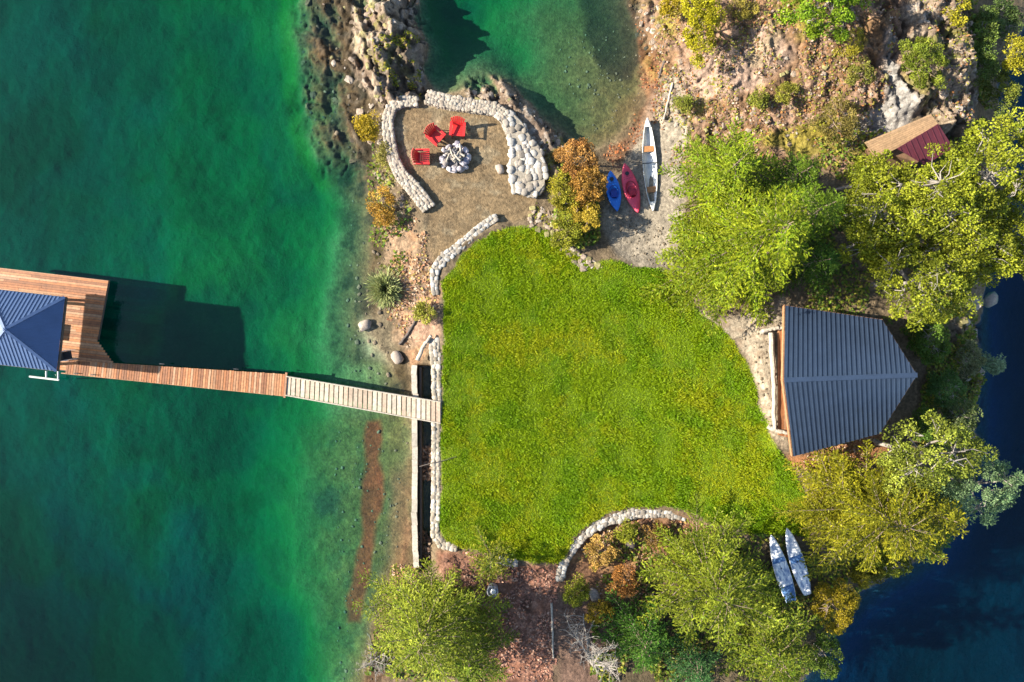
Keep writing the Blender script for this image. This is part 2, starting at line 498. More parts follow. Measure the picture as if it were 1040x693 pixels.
LAWN_PX = [(449,287),(470,258),(500,235),(522,229),(545,230),(563,238),(583,256),(603,268),(620,263),(640,270),(662,272),(690,283),(712,318),
           (740,340),(757,362),(767,393),(771,412),(779,427),(782,445),(800,466),(814,495),(824,525),(820,545),(790,543),(760,541),(730,535),
           (702,522),(680,515),(640,514),(605,527),(583,546),(571,573),(545,573),(520,570),(490,562),(457,554),(448,545),(448,430),(450,350)]
LAWN_Z = 1.2
LAWN = poly(LAWN_PX, LAWN_Z)
PATIO_PX = [(435,105),(505,116),(518,130),(527,160),(545,190),(542,218),(520,226),(505,224),(470,243),(446,268),(440,290),(432,300),(418,285),(424,250),(437,222),
            (432,208),(410,180),(400,155),(397,125),(404,108),(424,105)]
PATIO = poly(PATIO_PX, 1.0)
DITCH = poly([(426,372),(437,372),(436,575),(428,577)], 0.0)
CABIN_PAD = poly([(775,330),(900,330),(925,380),(895,450),(790,455)], 1.6)
MULCH = poly([(445,560),(490,565),(520,574),(572,576),(566,610),(562,693),(555,760),(480,760),(480,640),(450,590)], 1.0)

xs = np.concatenate([-34 - np.array([1200, 600, 300, 150, 80, 50, 30, 18, 10, 5, 2.0]), np.arange(-34, 34.01, 0.09), 34 + np.array([2.0, 5, 10, 18, 30, 50, 80, 150, 300, 600, 1200])])
ys = np.concatenate([-24 - np.array([1200, 600, 300, 150, 80, 50, 30, 18, 10, 5, 2.0]), np.arange(-24, 24.01, 0.09), 24 + np.array([2.0, 5, 10, 18, 30, 50, 80, 150, 300, 600, 1200])])
GX, GY = np.meshgrid(xs, ys)
far = sstep(0, 25, np.maximum(np.abs(GX) - 36, np.abs(GY) - 26))
GZ = base_z(np.clip(GX, -40, 40), np.clip(GY, -30, 30)) * (1 - far) - 6 * far


def region(pts, z, feather=0.5, jit=0.5, seed=0, scale=0.7):
    """soft mask of a polygon with a ragged edge"""
    d = sdf(poly(pts, z), GX, GY)
    if jit: d = d + (fbm(GX * scale, GY * scale, seed, 4) - 0.5) * 2 * jit
    return sstep(-feather, feather, d)


# rock masks -> ragged relief
rock = np.maximum.reduce([
    region([(352,-10),(422,-10),(432,30),(432,98),(400,108),(372,95),(356,60)], 1.0, 0.5, 0.5, 3),
    region([(470,70),(505,75),(530,95),(585,150),(575,170),(550,170),(530,125),(470,98)], .7, 0.4, 0.4, 4) * 0.9,
    region([(880,0),(1000,-10),(1015,60),(1000,130),(965,140),(950,110),(880,130),(875,60)], 3.0, 0.6, 0.8, 5),
    region([(298,-20),(365,-20),(375,190),(325,175),(302,110)], -.3, 0.6, 0.6, 6) * 0.4,
    region([(650,-10),(630,-160),(960,-160),(900,-10),(880,150),(690,150),(660,60)], 2.0, 0.8, 0.8, 7) * 0.35,
    region([(960,320),(1005,320),(1005,460),(960,460)], 0.8, 0.5, 0.5, 8) * 0.8,
])
ang = 0.5
rx = GX * math.cos(ang) + GY * math.sin(ang); ry = -GX * math.sin(ang) + GY * math.cos(ang)
rel = (ridged(rx * 0.55, ry * 0.28, 21, 5) - 0.62) * 1.5 + (ridged(GX * 1.9, GY * 1.3, 31, 3) - 0.6) * 0.42
rel = rel + np.floor((fbm(GX * 0.9, GY * 0.6, 41, 3)) * 7) / 7 * 0.9 - 0.45
rel = rel + (ridged(rx * 1.3 + 5, ry * 0.8, 45, 4) - 0.6) * 0.9
wx = (fbm(GX * .8, GY * .8, 81, 3) - .5) * 1.6; wy = (fbm(GX * .8, GY * .8, 86, 3) - .5) * 1.6
cr1 = np.abs(2 * vnoise(rx * .75 + wx, ry * .42 + wy, 91) - 1); cr2 = np.abs(2 * vnoise(rx * 1.9 + wx * 2, ry * 1.1 + wy * 2, 95) - 1)
CRACK = np.maximum(1 - sstep(0, .16, cr1), .6 * (1 - sstep(0, .15, cr2)))
GZ = GZ + rock * (rel * 1.05 - CRACK * .42)
# gentle relief everywhere, less under water
rough = (fbm(GX * 0.5, GY * 0.5, 51, 4) - 0.5) * 0.22 + (fbm(GX * 2.2, GY * 2.2, 61, 3) - 0.5) * 0.10
GZ = GZ + rough * np.where(GZ > 0, 1.0, 0.8)
GZ = GZ + sstep(-.3, -1.1, GZ) * (fbm(GX * 0.35, GY * 0.22, 55, 5) - 0.5) * 0.55

m = sstep(-0.9, 0.05, sdf(LAWN, GX, GY))
GZ = GZ * (1 - m) + (LAWN_Z + (fbm(GX * 0.3, GY * 0.3, 71, 3) - 0.5) * 0.12) * m
LAWN_M = sstep(-0.05, 0.12, sdf(LAWN, GX, GY) + (fbm(GX * 1.4, GY * 1.4, 72, 3) - .5) * 0.35)
capm = region([(512,108),(545,120),(562,150),(565,225),(520,228)], 1.1, .3, .1, 2)
GZ = GZ * (1 - capm) + np.minimum(GZ, 0.95 + rough * .4) * capm
m = sstep(-0.35, 0.05, sdf(PATIO, GX, GY))
GZ = GZ * (1 - m) + (1.0 + rough * 0.25) * m
m = sstep(-0.15, 0.1, sdf(DITCH, GX, GY))
GZ = GZ * (1 - m) + (-0.3 + (fbm(GX * .7, GY * .5, 75, 3) - 0.45) * 0.7) * m
m = sstep(-0.8, 0.1, sdf(CABIN_PAD, GX, GY))
GZ = GZ * (1 - m) + 1.55 * m
m = sstep(-0.8, 0.2, sdf(MULCH, GX, GY))
GZ = GZ * (1 - m) + (0.95 + rough * 0.6) * m


def ground_z(x, y):
    """bilinear height from the grid"""
    x = np.atleast_1d(np.asarray(x, float)); y = np.atleast_1d(np.asarray(y, float))
    i = np.clip(np.searchsorted(xs, x) - 1, 0, len(xs) - 2); j = np.clip(np.searchsorted(ys, y) - 1, 0, len(ys) - 2)
    u = (x - xs[i]) / (xs[i + 1] - xs[i]); v = (y - ys[j]) / (ys[j + 1] - ys[j])
    return (GZ[j, i] * (1 - u) + GZ[j, i + 1] * u) * (1 - v) + (GZ[j + 1, i] * (1 - u) + GZ[j + 1, i + 1] * u) * v


def on_ground(px, py, dz=0.0):
    """the point of the ground that the photograph shows at this pixel"""
    z = 0.8
    for _ in range(6):
        p = P(px, py, z); z = float(ground_z(p[0], p[1])[0])
    p = P(px, py, z); p[2] = z + dz
    return p


# ---- what the ground is made of, patch by patch (albedo)
GC = np.empty(GX.shape + (3,)); GC[:] = (0.20, 0.145, 0.085)


def paint(mask, rgb, amount=1.0):
    k = (mask * amount)[..., None]
    GC[:] = GC * (1 - k) + np.array(rgb) * k


n1 = fbm(GX * 0.35, GY * 0.35, 101, 5); n2 = fbm(GX * 1.1, GY * 1.1, 111, 4); n3 = fbm(GX * 3.1, GY * 3.1, 121, 3)
und = sstep(0.02, -0.12, GZ)
paint(und, (0.12, 0.105, 0.045))                                   # shallow silt
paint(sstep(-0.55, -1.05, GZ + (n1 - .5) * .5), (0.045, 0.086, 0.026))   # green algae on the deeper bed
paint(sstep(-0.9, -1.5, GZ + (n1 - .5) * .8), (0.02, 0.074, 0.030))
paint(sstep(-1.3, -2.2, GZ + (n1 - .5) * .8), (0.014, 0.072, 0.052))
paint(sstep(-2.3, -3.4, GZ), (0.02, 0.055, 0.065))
paint(sstep(0.55, 0.68, n1) * sstep(-0.8, -1.3, GZ), (0.02, 0.045, 0.025), 0.6)     # weed beds
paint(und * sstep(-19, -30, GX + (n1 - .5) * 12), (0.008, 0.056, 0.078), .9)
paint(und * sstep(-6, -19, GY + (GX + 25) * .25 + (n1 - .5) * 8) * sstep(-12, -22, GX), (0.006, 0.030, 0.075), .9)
paint(und * sstep(.50, .64, fbm(GX * .16, GY * .16, 150, 4)) * sstep(-1.0, -1.5, GZ), (0.010, 0.040, 0.038), .6)
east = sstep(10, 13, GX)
paint(und * east, (0.003, 0.016, 0.095)); paint(und * east * sstep(-1.0, -.2, GZ), (0.006, 0.024, 0.045))                           # east bed painted the blue of light scattered by deep water, dimmer in shallows
# western shelf: brown rock under a skin of water, with a lime rim
paint(region([(283,-20),(303,-20),(306,100),(322,165),(340,190),(322,195),(302,160),(288,100)], -1.0, .35, .35, 9), (0.07, 0.10, 0.012), .5)
shelf = region([(306,-20),(372,-20),(372,60),(380,100),(385,200),(372,260),(345,215),(325,165),(306,100)], -.3, 1.0, .6, 10)
paint(shelf, (0.052, 0.034, 0.014)); paint(shelf * sstep(.45, .58, n2), (0.016, 0.016, 0.008), .9); paint(shelf * sstep(.56, .64, n3), (0.085, .06, .03), .5); paint(shelf * sstep(.55, .66, n1), (0.11, .06, .022), .7)
sh2 = region([(350,215),(385,200),(390,290),(380,340),(395,400),(418,400),(418,370),(430,330),(380,370),(340,375),(335,300)], -.2, .5, .6, 12)
paint(sh2, (0.075, 0.054, 0.024)); paint(sh2 * sstep(.46, .58, n2), (0.022, 0.022, 0.011), .8)
paint(region([(366,325),(395,318),(410,345),(400,372),(372,360)], 0, .4, .4, 13), (0.17, .135, .08))
# south-west shallows
sw = region([(310,425),(418,412),(418,575),(400,640),(370,693),(320,693),(315,560)], -.4, 1.0, .8, 14)
paint(sw, (0.085, 0.066, 0.020), .9); paint(sw * sstep(.5, .65, n2), (0.055, 0.058, 0.022), .7)
paint(region([(400,480),(418,470),(418,600),(395,690),(365,700),(385,600)], -.1, .4, .5, 15), (0.125, .06, .03), .8)
paint(region([(372,426),(387,426),(389,500),(378,560),(366,632),(350,637),(352,610),(366,550),(370,480)], -.35, .22, .3, 16), (0.17, .032, .014), .95)
paint(region([(318,505),(332,495),(348,505),(345,525),(325,525)], -.6, .5, .6, 17), (0.03, .035, .02), .9)
# cove
cove = region([(455,-10),(600,-10),(660,60),(650,125),(600,155),(560,120),(520,75),(460,85)], -.5, .8, .5, 18)
paint(cove * sstep(-1.0, -0.5, GZ + (n1 - .5) * .3), (0.092, .060, .022), .95)
paint(region([(585,-10),(650,-10),(655,60),(640,85),(615,80),(600,45)], -.3, .4, .6, 19), (0.026, .018, .009), .92)
paint(region([(455,30),(500,35),(525,60),(530,90),(470,90)], -.3, .5, .5, 20), (0.06, .065, .03), .8)
# land
land = sstep(-0.02, 0.1, GZ)
rk = rock * land
paint(sstep(.3, .8, rk), (0.34, .255, .18)); paint(sstep(.3, .8, rk) * sstep(.5, .62, n2), (0.20, .135, .09), .85); paint(sstep(.3, .8, rk) * sstep(.6, .7, n3), (0.46, .39, .32), .7)
paint(sstep(.5, .9, rk) * sstep(.52, .62, n1) * sstep(.42, .55, n3), (0.24, .22, .045), .8)     # moss in the cracks
paint(sstep(.3, .8, rk) * CRACK, (0.07, .05, .03), .8)
knoll = region([(652,-20),(630,-160),(960,-160),(900,-20),(905,140),(860,170),(680,165),(672,110),(662,60)], 2.0, .6, .6, 22) * land
paint(knoll, (0.29, .165, .085)); paint(knoll * sstep(.5, .62, n2), (0.40, .25, .165), .85); paint(knoll * sstep(.55, .66, n3), (0.15, .09, .05), .7); paint(knoll * sstep(.55, .66, n1), (0.30, .25, .03), .8)
paint(region([(700,60),(780,30),(800,60),(770,95),(700,90)], 2.2, .5, .5, 23), (0.44, .31, .235), .7)
beach = region([(668,80),(690,75),(695,130),(690,280),(660,276),(625,262),(612,225),(640,150),(655,120)], .4, .3, .3, 24)
paint(beach, (0.36, .30, .22)); paint(beach * sstep(.55, .68, n3), (0.24, .2, .15), .6)
paint(region([(650,40),(668,60),(672,100),(662,120),(648,142),(628,165),(612,160),(640,135),(655,100)], .05, .18, .35, 25), (0.24, .09, .035), .45)
paint(region([(895,35),(910,35),(912,80),(930,105),(928,125),(900,138),(866,150),(862,130),(880,115),(900,100)], 2.8, .25, .2, 26), (0.33, .30, .265))
pt = sstep(-0.25, 0.1, sdf(PATIO, GX, GY) + (n2 - .5) * .3)
paint(pt, (0.265, .182, .095)); paint(pt * sstep(.55, .66, n2), (0.34, .27, .165), .6); paint(pt * sstep(.6, .7, n3), (0.19, .14, .08), .5)
bank = region([(385,220),(418,222),(440,265),(446,300),(443,350),(420,370),(400,345),(405,310),(392,270)], .6, .3, .4, 27)
paint(bank, (0.30, .20, .12)); paint(bank * sstep(.52, .62, n2), (0.45, .25, .13), .8)
paint(region([(425,300),(438,300),(448,340),(443,352),(420,352),(410,335)], .9, .3, .3, 28), (0.45, .27, .18), .8)
side = region([(700,310),(730,325),(795,305),(800,465),(782,440),(768,395),(757,362),(735,340)], 1.4, .3, .25, 29)
paint(side, (0.42, .34, .24)); paint(side * sstep(.53, .64, n3), (0.28, .2, .13), .7)
paint(region([(798,462),(895,440),(905,460),(850,475),(805,480)], 1.5, .3, .3, 30), (0.40, .18, .075))
ml = sstep(-0.3, 0.3, sdf(MULCH, GX, GY) + (n2 - .5) * .8)
paint(ml, (0.30, .135, .08)); paint(ml * sstep(.52, .62, n3), (0.44, .23, .15), .7); paint(ml * sstep(.58, .68, n2), (0.10, .05, .03), .7)
bed = region([(572,575),(590,545),(620,525),(690,522),(720,540),(690,620),(600,640),(570,620)], .8, .4, .4, 32)
paint(bed, (0.25, .13, .07)); paint(bed * sstep(.5, .62, n2), (0.42, .23, .10), .8)
south = region([(565,640),(700,560),(830,545),(850,640),(830,720),(560,760)], .8, .5, .6, 33) * land
paint(south, (0.115, .085, .045), .9); paint(region([(562,600),(610,610),(625,700),(562,700)], .9, .5, .4, 34), (0.22, .13, .09), .9)
paint(sstep(-.3, .2, sdf(DITCH, GX, GY)), (0.12, .085, .05), .9)
GC *= np.where(GZ > 0, .60, 1.0)[..., None]
paint(LAWN_M, (0.105, .155, .008))

nx, ny = len(xs), len(ys)
me = bpy.data.meshes.new('ground')
me.vertices.add(nx * ny)
me.vertices.foreach_set('co', np.stack([GX, GY, GZ], 2).astype(np.float32).ravel())
ii, jj = np.meshgrid(np.arange(nx - 1), np.arange(ny - 1))
q = np.stack([jj * nx + ii, jj * nx + ii + 1, (jj + 1) * nx + ii + 1, (jj + 1) * nx + ii], 2).reshape(-1, 4).astype(np.int32)
me.loops.add(q.size); me.loops.foreach_set('vertex_index', q.ravel())
me.polygons.add(len(q)); me.polygons.foreach_set('loop_start', np.arange(0, q.size, 4, dtype=np.int32))
me.polygons.foreach_set('use_smooth', np.ones(len(q), bool))
at = me.color_attributes.new('tint', 'FLOAT_COLOR', 'POINT')
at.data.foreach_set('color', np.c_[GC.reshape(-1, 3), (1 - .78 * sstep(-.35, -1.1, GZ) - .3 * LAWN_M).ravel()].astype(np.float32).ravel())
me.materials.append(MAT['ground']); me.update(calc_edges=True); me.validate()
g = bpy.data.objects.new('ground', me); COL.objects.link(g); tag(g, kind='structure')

wb = MB(); wb.box((0, 0, -6), (2300, 2300, 12)); w = wb.build('water', MAT['water']); tag(w, kind='structure')

# ================================================================ GRASS AND LITTER
def scatter_in(mask_fn, n, bounds, rng):
    x = rng.uniform(bounds[0], bounds[1], n); y = rng.uniform(bounds[2], bounds[3], n)
    k = mask_fn(x, y) > rng.uniform(0, 1, n)
    return x[k], y[k]


def lawn_mask(x, y):
    d = sdf(LAWN, x, y) + (fbm(x * 1.4, y * 1.4, 72, 3) - .5) * 0.35
    return sstep(-0.06, 0.15, d)


rng = np.random.default_rng(5)
lo, hi = LAWN.min(0), LAWN.max(0)
x, y = scatter_in(lawn_mask, 240000, (lo[0] - .3, hi[0] + .3, lo[1] - .3, hi[1] + .3), rng)
nb = 2
x = np.repeat(x, nb) + rng.normal(0, .03, len(x) * nb); y = np.repeat(y, nb) + rng.normal(0, .03, len(y) * nb)
n = len(x); z = ground_z(x, y)
clump = fbm(x * 0.9, y * 0.9, 201, 4); yel = fbm(x * 0.38, y * 0.38, 211, 4); fine = fbm(x * 3.5, y * 3.5, 221, 3)
hgt = (0.05 + 0.075 * sstep(.35, .68, clump)) * rng.uniform(.6, 1.4, n)
az = rng.uniform(0, 2 * PI, n); lean = rng.uniform(.2, 1.3, n) * hgt
wd = rng.uniform(.02, .04, n)
dx, dy = np.cos(az), np.sin(az)
base = np.stack([x, y, z - 0.01], 1)
side_v = np.stack([-dy * wd, dx * wd, np.zeros(n)], 1)
tip = base + np.stack([dx * lean, dy * lean, hgt], 1)
V = np.stack([base - side_v, base + side_v, tip], 1)
cA = np.array([0.18, 0.262, 0.004]); cB = np.array([0.265, 0.285, 0.006]); cD = np.array([0.095, 0.205, 0.004])
t = (sstep(.44, .66, yel * .65 + fine * .35) * .85)[:, None]
C = cA * (1 - t) + cB * t
t = (sstep(.5, .68, fbm(x * .7, y * .7, 231, 4)) * .6)[:, None]
C = C * (1 - t) + cD * t
C *= rng.uniform(.75, 1.25, (n, 1))
g = quads_mesh('grass', V, C, MAT['grass']); tag(g, 'mown yellow-green lawn grass between the cabin and the lake wall', 'grass', kind='stuff')


def litter(name, label, cat, masks, n, cols, size, rng, up=0.02, kind='stuff', mat='litter', patch=(.9, .42)):
    Vs, Cs = [], []
    for pts, zr, cnt in masks:
        pl = poly(pts, zr); lo, hi = pl.min(0), pl.max(0)
        x = rng.uniform(lo[0], hi[0], cnt); y = rng.uniform(lo[1], hi[1], cnt)
        d = sdf(pl, x, y) + (fbm(x * .8, y * .8, 301, 3) - .5) * 1.2
        k = (d > 0) & (fbm(x * patch[0], y * patch[0], 311, 3) > patch[1]); x, y = x[k], y[k]
        z = ground_z(x, y) + rng.uniform(.005, up, len(x))
        m_ = len(x); a = rng.uniform(0, 2 * PI, m_)
        l = rng.uniform(size[0], size[1], m_)[:, None]; w_ = l * rng.uniform(.35, .9, (m_, 1))
        d1 = np.stack([np.cos(a), np.sin(a), rng.normal(0, .35, m_)], 1); d2 = np.stack([-np.sin(a), np.cos(a), rng.normal(0, .35, m_)], 1)
        c = np.stack([x, y, z], 1)
        Vs.append(np.stack([c - d1 * l, c + d2 * w_, c + d1 * l, c - d2 * w_], 1))
        Cs.append(np.asarray(cols)[rng.integers(0, len(cols), m_)] * (.62 if mat == 'litter' else 1.0) * rng.uniform(.7, 1.3, (m_, 1)))
    o = quads_mesh(name, np.concatenate(Vs), np.concatenate(Cs), MAT[mat])
    return tag(o, label, cat, kind=kind)


litter('leaf_litter', 'pink-brown dead leaves and bark covering the rocky knoll', 'leaf litter',
       [([(672,-10),(900,-10),(900,130),(860,165),(690,160),(670,100)], 2.0, 13000), ([(930,0),(1000,0),(1000,130),(950,110)], 3.2, 1500)], 0,
       [(.42,.26,.17), (.32,.16,.07), (.48,.34,.25), (.40,.16,.04), (.16,.09,.04), (.34,.30,.04), (.26,.26,.03)], (.03, .10), rng, .08)
litter('fallen_leaves', 'orange fallen leaves washed up along the cove beach', 'leaves',
       [([(650,20),(668,60),(674,100),(664,125),(646,146),(626,168),(606,160),(635,135),(652,100)], .05, 1500), ([(580,140),(640,140),(630,170),(600,190)], .4, 500)], 0,
       [(.45,.14,.03), (.5,.2,.06), (.30,.09,.03), (.2,.08,.03)], (.04, .10), rng, .04)
litter('mulch', 'reddish bark mulch on the ground below the lawn', 'mulch',
       [(([(445,560),(490,565),(520,574),(572,576),(566,610),(562,693),(480,693),(470,600)]), 1.0, 5000)], 0,
       [(.44,.20,.12), (.32,.125,.075), (.54,.31,.20), (.18,.08,.05)], (.04, .11), rng, .04)
litter('bed_litter', 'rusty fallen leaves in the bed inside the curved wall', 'leaf litter',
       [([(575,585),(592,550),(620,530),(690,525),(705,545),(680,620),(600,625)], .9, 3500), ([(390,215),(425,225),(446,290),(444,350),(415,365),(392,300)], .8, 2500),
        ([(800,464),(890,444),(896,462),(850,475),(806,482)], 1.5, 900), ([(395,580),(430,575),(420,640),(395,640)], .3, 900)], 0,
       [(.50,.26,.12), (.36,.15,.06), (.58,.40,.26), (.18,.08,.04), (.40,.28,.06)], (.05, .12), rng, .06)

litter('undergrowth', 'low green undergrowth on the ground under the trees', 'undergrowth',
       [([(905,330),(1000,290),(1005,460),(960,480),(925,440),(938,385)], 1.2, 9000), ([(830,130),(1000,140),(1010,300),(900,330),(820,320)], 2.0, 9000),
        ([(700,545),(770,540),(850,540),(960,560),(880,600),(830,693),(600,693),(600,640),(690,620)], .9, 16000), ([(380,600),(480,590),(490,693),(370,693)], .6, 4000), ([(600,630),(670,640),(670,700),(600,700)], .9, 2500), ([(925,470),(985,470),(975,560),(920,560)], .6, 4000),
        ([(565,165),(600,170),(610,240),(590,262),(555,230)], 1.1, 2500), ([(380,105),(395,105),(392,170),(420,215),(400,290),(380,300),(372,200)], .6, 1600),
        ([(985,-10),(1020,-10),(1025,130),(995,130)], 2.0, 3000), ([(575,590),(600,545),(690,530),(690,600)], .9, 1500)], 0,
       [(.10,.15,.015), (.16,.19,.02), (.06,.11,.015), (.22,.20,.03), (.12,.10,.03)], (.06, .13), rng, .35, mat='leaf')
litter('moss_plants', 'yellow-green moss and weeds in the cracks of the rocks', 'moss',
       [([(375,40),(425,30),(425,95),(385,100)], 1.4, 4200), ([(700,90),(890,70),(890,135),(760,150),(690,130)], 2.0, 3000), ([(930,0),(995,0),(1000,130),(960,120)], 3.0, 1500),
        ([(545,130),(580,150),(570,250),(540,225),(548,170)], 1.0, 1500), ([(690,0),(760,0),(750,90),(690,80)], 1.8, 1500)], 0,
       [(.22,.22,.015), (.28,.25,.02), (.15,.17,.02), (.30,.22,.04)], (.03, .075), rng, .05, mat='leaf', patch=(2.2, .56))

litter('ditch_debris', 'brown leaves and twigs collected in the ditch behind the lake wall', 'debris',
       [([(425,455),(438,452),(438,488),(425,492)], .3, 500), ([(425,535),(437,535),(437,575),(426,577)], .2, 200)], 0,
       [(.36,.20,.11), (.24,.12,.06), (.42,.28,.18), (.14,.08,.05)], (.06, .14), rng, .55, patch=(.9, .0))

# pebbles on the lake bottom and on the beach
pb = MB(); prng = np.random.default_rng(77)
for pts, zr, cnt, sz in [([(335,430),(415,425),(415,600),(390,690),(340,690)], -.3, 130, (.04, .11)), ([(355,200),(400,230),(400,400),(350,400)], -.1, 70, (.05, .17)),
                         ([(560,40),(650,20),(655,110),(600,150)], -.3, 90, (.04, .1)), ([(625,220),(690,230),(690,280),(640,262)], .6, 110, (.03, .09)),
                         ([(330,0),(372,0),(380,160),(330,160)], -.2, 12, (.08, .2)), ([(755,335),(785,320),(790,440),(775,430)], 1.5, 60, (.04, .11))]:
    pl = poly(pts, zr); lo, hi = pl.min(0), pl.max(0); k = 0
    while k < cnt:
        xx, yy = prng.uniform(lo[0], hi[0]), prng.uniform(lo[1], hi[1])
        if sdf(pl, np.array([xx]), np.array([yy]))[0] < 0: continue
        k += 1; r = prng.uniform(*sz) * prng.uniform(.5, 1)
        sh = prng.uniform(.6, 1.3)
        pb.stone((xx, yy, float(ground_z(xx, yy)[0]) + r * .15), (r, r * prng.uniform(.6, 1), r * .5), prng, np.array((.12, .09, .055)) * sh)
# broken rock lying about on the outcrops
rb = MB()
for pts, zr, cnt, sz in [([(356,0),(425,0),(430,96),(400,104),(375,96),(358,60)], 1.2, 46, (.08, .26)), ([(480,80),(505,80),(530,98),(580,150),(568,165),(545,150),(525,118),(480,100)], .8, 40, (.08, .28)),
                         ([(930,0),(1000,0),(1005,130),(965,130),(940,60)], 3.2, 50, (.08, .3)), ([(690,40),(890,80),(890,150),(690,150)], 2.0, 150, (.06, .22)),
                         ([(540,205),(560,215),(590,255),(612,272),(590,275),(555,240),(536,230)], 1.1, 130, (.08, .22)), ([(372,100),(395,100),(392,160),(418,215),(400,225),(378,170)], .5, 70, (.08, .25)),
                         ([(300,0),(365,0),(375,180),(330,170),(305,100)], -.1, 60, (.07, .28)), ([(640,0),(670,0),(675,60),(655,60)], .3, 60, (.06, .2)), ([(965,330),(1003,300),(1003,450),(970,450)], 1.0, 90, (.12, .45))]:
    pl = poly(pts, zr); lo, hi = pl.min(0), pl.max(0); k = 0
    while k < cnt:
        xx, yy = prng.uniform(lo[0], hi[0]), prng.uniform(lo[1], hi[1])
        if sdf(pl, np.array([xx]), np.array([yy]))[0] < 0: continue
        k += 1; r = sz[0] + (sz[1] - sz[0]) * prng.uniform(0, 1) ** 2.2; zg_ = float(ground_z(xx, yy)[0])
        colr = np.array([(.24, .18, .13), (.30, .245, .19), (.17, .12, .08), (.21, .18, .07)][prng.integers(4)]) if zg_ > 0.03 else np.array([(.05, .035, .018), (.03, .026, .014), (.085, .055, .025)][prng.integers(3)])
        rb.stone((xx, yy, zg_ - r * .12), (r, r * prng.uniform(.45, .9), r * prng.uniform(.35, .7)), prng, colr * prng.uniform(.75, 1.25))
o = rb.build('rubble', MAT['stone']); tag(o, 'broken angular rock on the outcrops and the shore', 'rubble', kind='stuff')
o = pb.build('pebbles', MAT['stone'], smooth=True); tag(o, 'loose pebbles on the lake bottom and shore', 'pebbles', kind='stuff')


# ================================================================ STONE WALLS
def stone_wall(name, label, path_px, ztop, width, size, cols, seed, height=0.9, cat='stone wall', rag=0.0):
    rng = np.random.default_rng(seed)
    path = np.array([P(a, b, ztop) for a, b in path_px])
    wid = np.broadcast_to(np.asarray(width, float), (len(path),))
    seg = np.linalg.norm(np.diff(path, axis=0), axis=1); cum = np.r_[0, np.cumsum(seg)]; L = cum[-1]
    t = thing(name, label, cat, (path[0][0], path[0][1], ztop - height))
    org = np.array(t.location)
    st = MB(); co = MB()

    def at_s(s):
        i = min(np.searchsorted(cum, s, side='right') - 1, len(seg) - 1); i = max(i, 0)
        u = (s - cum[i]) / seg[i]; d = (path[i + 1] - path[i]) / seg[i]
        return path[i] * (1 - u) + path[i + 1] * u, d, wid[i] * (1 - u) + wid[i + 1] * u
    s = size * .3
    while s < L:
        p, d, wd = at_s(s); nrm = np.array([-d[1], d[0], 0])
        na = max(1, int(round(wd / size)))
        a0 = math.atan2(d[1], d[0])
        for k in range(na):
            off = (k + .5) / na * wd - wd / 2 + rng.normal(0, size * .1)
            r = size * rng.uniform(.42, .66)
            col = np.asarray(cols[rng.integers(len(cols))]) * rng.uniform(.8, 1.2)
            zz = ztop - size * .25 + rng.uniform(-.018, .018) + rng.uniform(-rag, rag)
            st.stone(p + nrm * off + d * rng.normal(0, size * .12) + np.array([0, 0, zz - ztop]) - org, (r * 1.3, r * 1.14, size * .31), rng, col, a0 + rng.normal(0, .35))
        for sg in (-1, 1):
            zz = ztop - size * .95
            while zz > ztop - height:
                r = size * rng.uniform(.45, .6)
                col = np.asarray(cols[rng.integers(len(cols))]) * rng.uniform(.7, 1.1)
                st.stone(p + nrm * sg * wd * .46 + np.array([0, 0, zz - ztop]) - org, (r * 1.1, r * .7, size * .36), rng, col, a0 + rng.normal(0, .2))
                zz -= size * .72
        s += size * rng.uniform(.85, 1.05)
    ns = max(2, int(L / .4)); lft, rgt = [], []
    for s in np.linspace(0, L, ns):
        p, d, wd = at_s(min(s, L - 1e-6)); nrm = np.array([-d[1], d[0], 0])
        lft.append(p + nrm * wd * .46 - org); rgt.append(p - nrm * wd * .46 - org)
    lft = np.array(lft); rgt = np.array(rgt); n = ns
    top = ztop - org[2] - size * .06; bot = ztop - org[2] - height
    v = np.concatenate([np.c_[lft[:, :2], np.full(n, bot)], np.c_[rgt[:, :2], np.full(n, bot)], np.c_[lft[:, :2], np.full(n, top)], np.c_[rgt[:, :2], np.full(n, top)]])
    f = []
    for i in range(n - 1):
        f += [(2 * n + i, 3 * n + i, 3 * n + i + 1, 2 * n + i + 1), (i, i + 1, n + i + 1, n + i), (i, 2 * n + i, 2 * n + i + 1, i + 1), (n + i, n + i + 1, 3 * n + i + 1, 3 * n + i)]
    f += [(0, n, 3 * n, 2 * n), (n - 1, 3 * n - 1, 4 * n - 1, 2 * n - 1)]
    co.add(v, f)
    co.build('mortar_core', MAT['mortar'], t)
    st.build('stones', MAT['stone'], t, smooth=True)
    return t


PALE = [(.30, .25, .195), (.27, .225, .17), (.33, .285, .225), (.25, .20, .15)]
WHITE = [(.31, .285, .25), (.335, .31, .27), (.25, .215, .175), (.19, .16, .125)]
stone_wall('stone_wall', 'low pale stone wall curving round the lake side of the fire pit patio', [(435,211),(427,200),(417,188),(406,176),(399,160),(395,142),(393,122),(397,108),(409,102),(423,103)], 1.28, [.8,.85,.8,.7,.65,.65,.6,.6,.6,.5], .19, PALE, 1, 1.0)
stone_wall('stone_wall', 'straight pale stone wall along the cove edge of the fire pit patio', [(433,98),(455,103),(480,107),(503,110),(513,118)], 1.3, [.75,.8,.75,.75,.7], .19, PALE, 2, 1.1)
stone_wall('stone_wall', 'wide wall of white boulders on the beach side of the patio', [(514,117),(523,130),(530,146),(535,162),(537,180),(532,198)], 1.3, [.8,1.1,1.4,2.1,2.3,1.3], .31, WHITE, 3, 1.1, rag=.08)
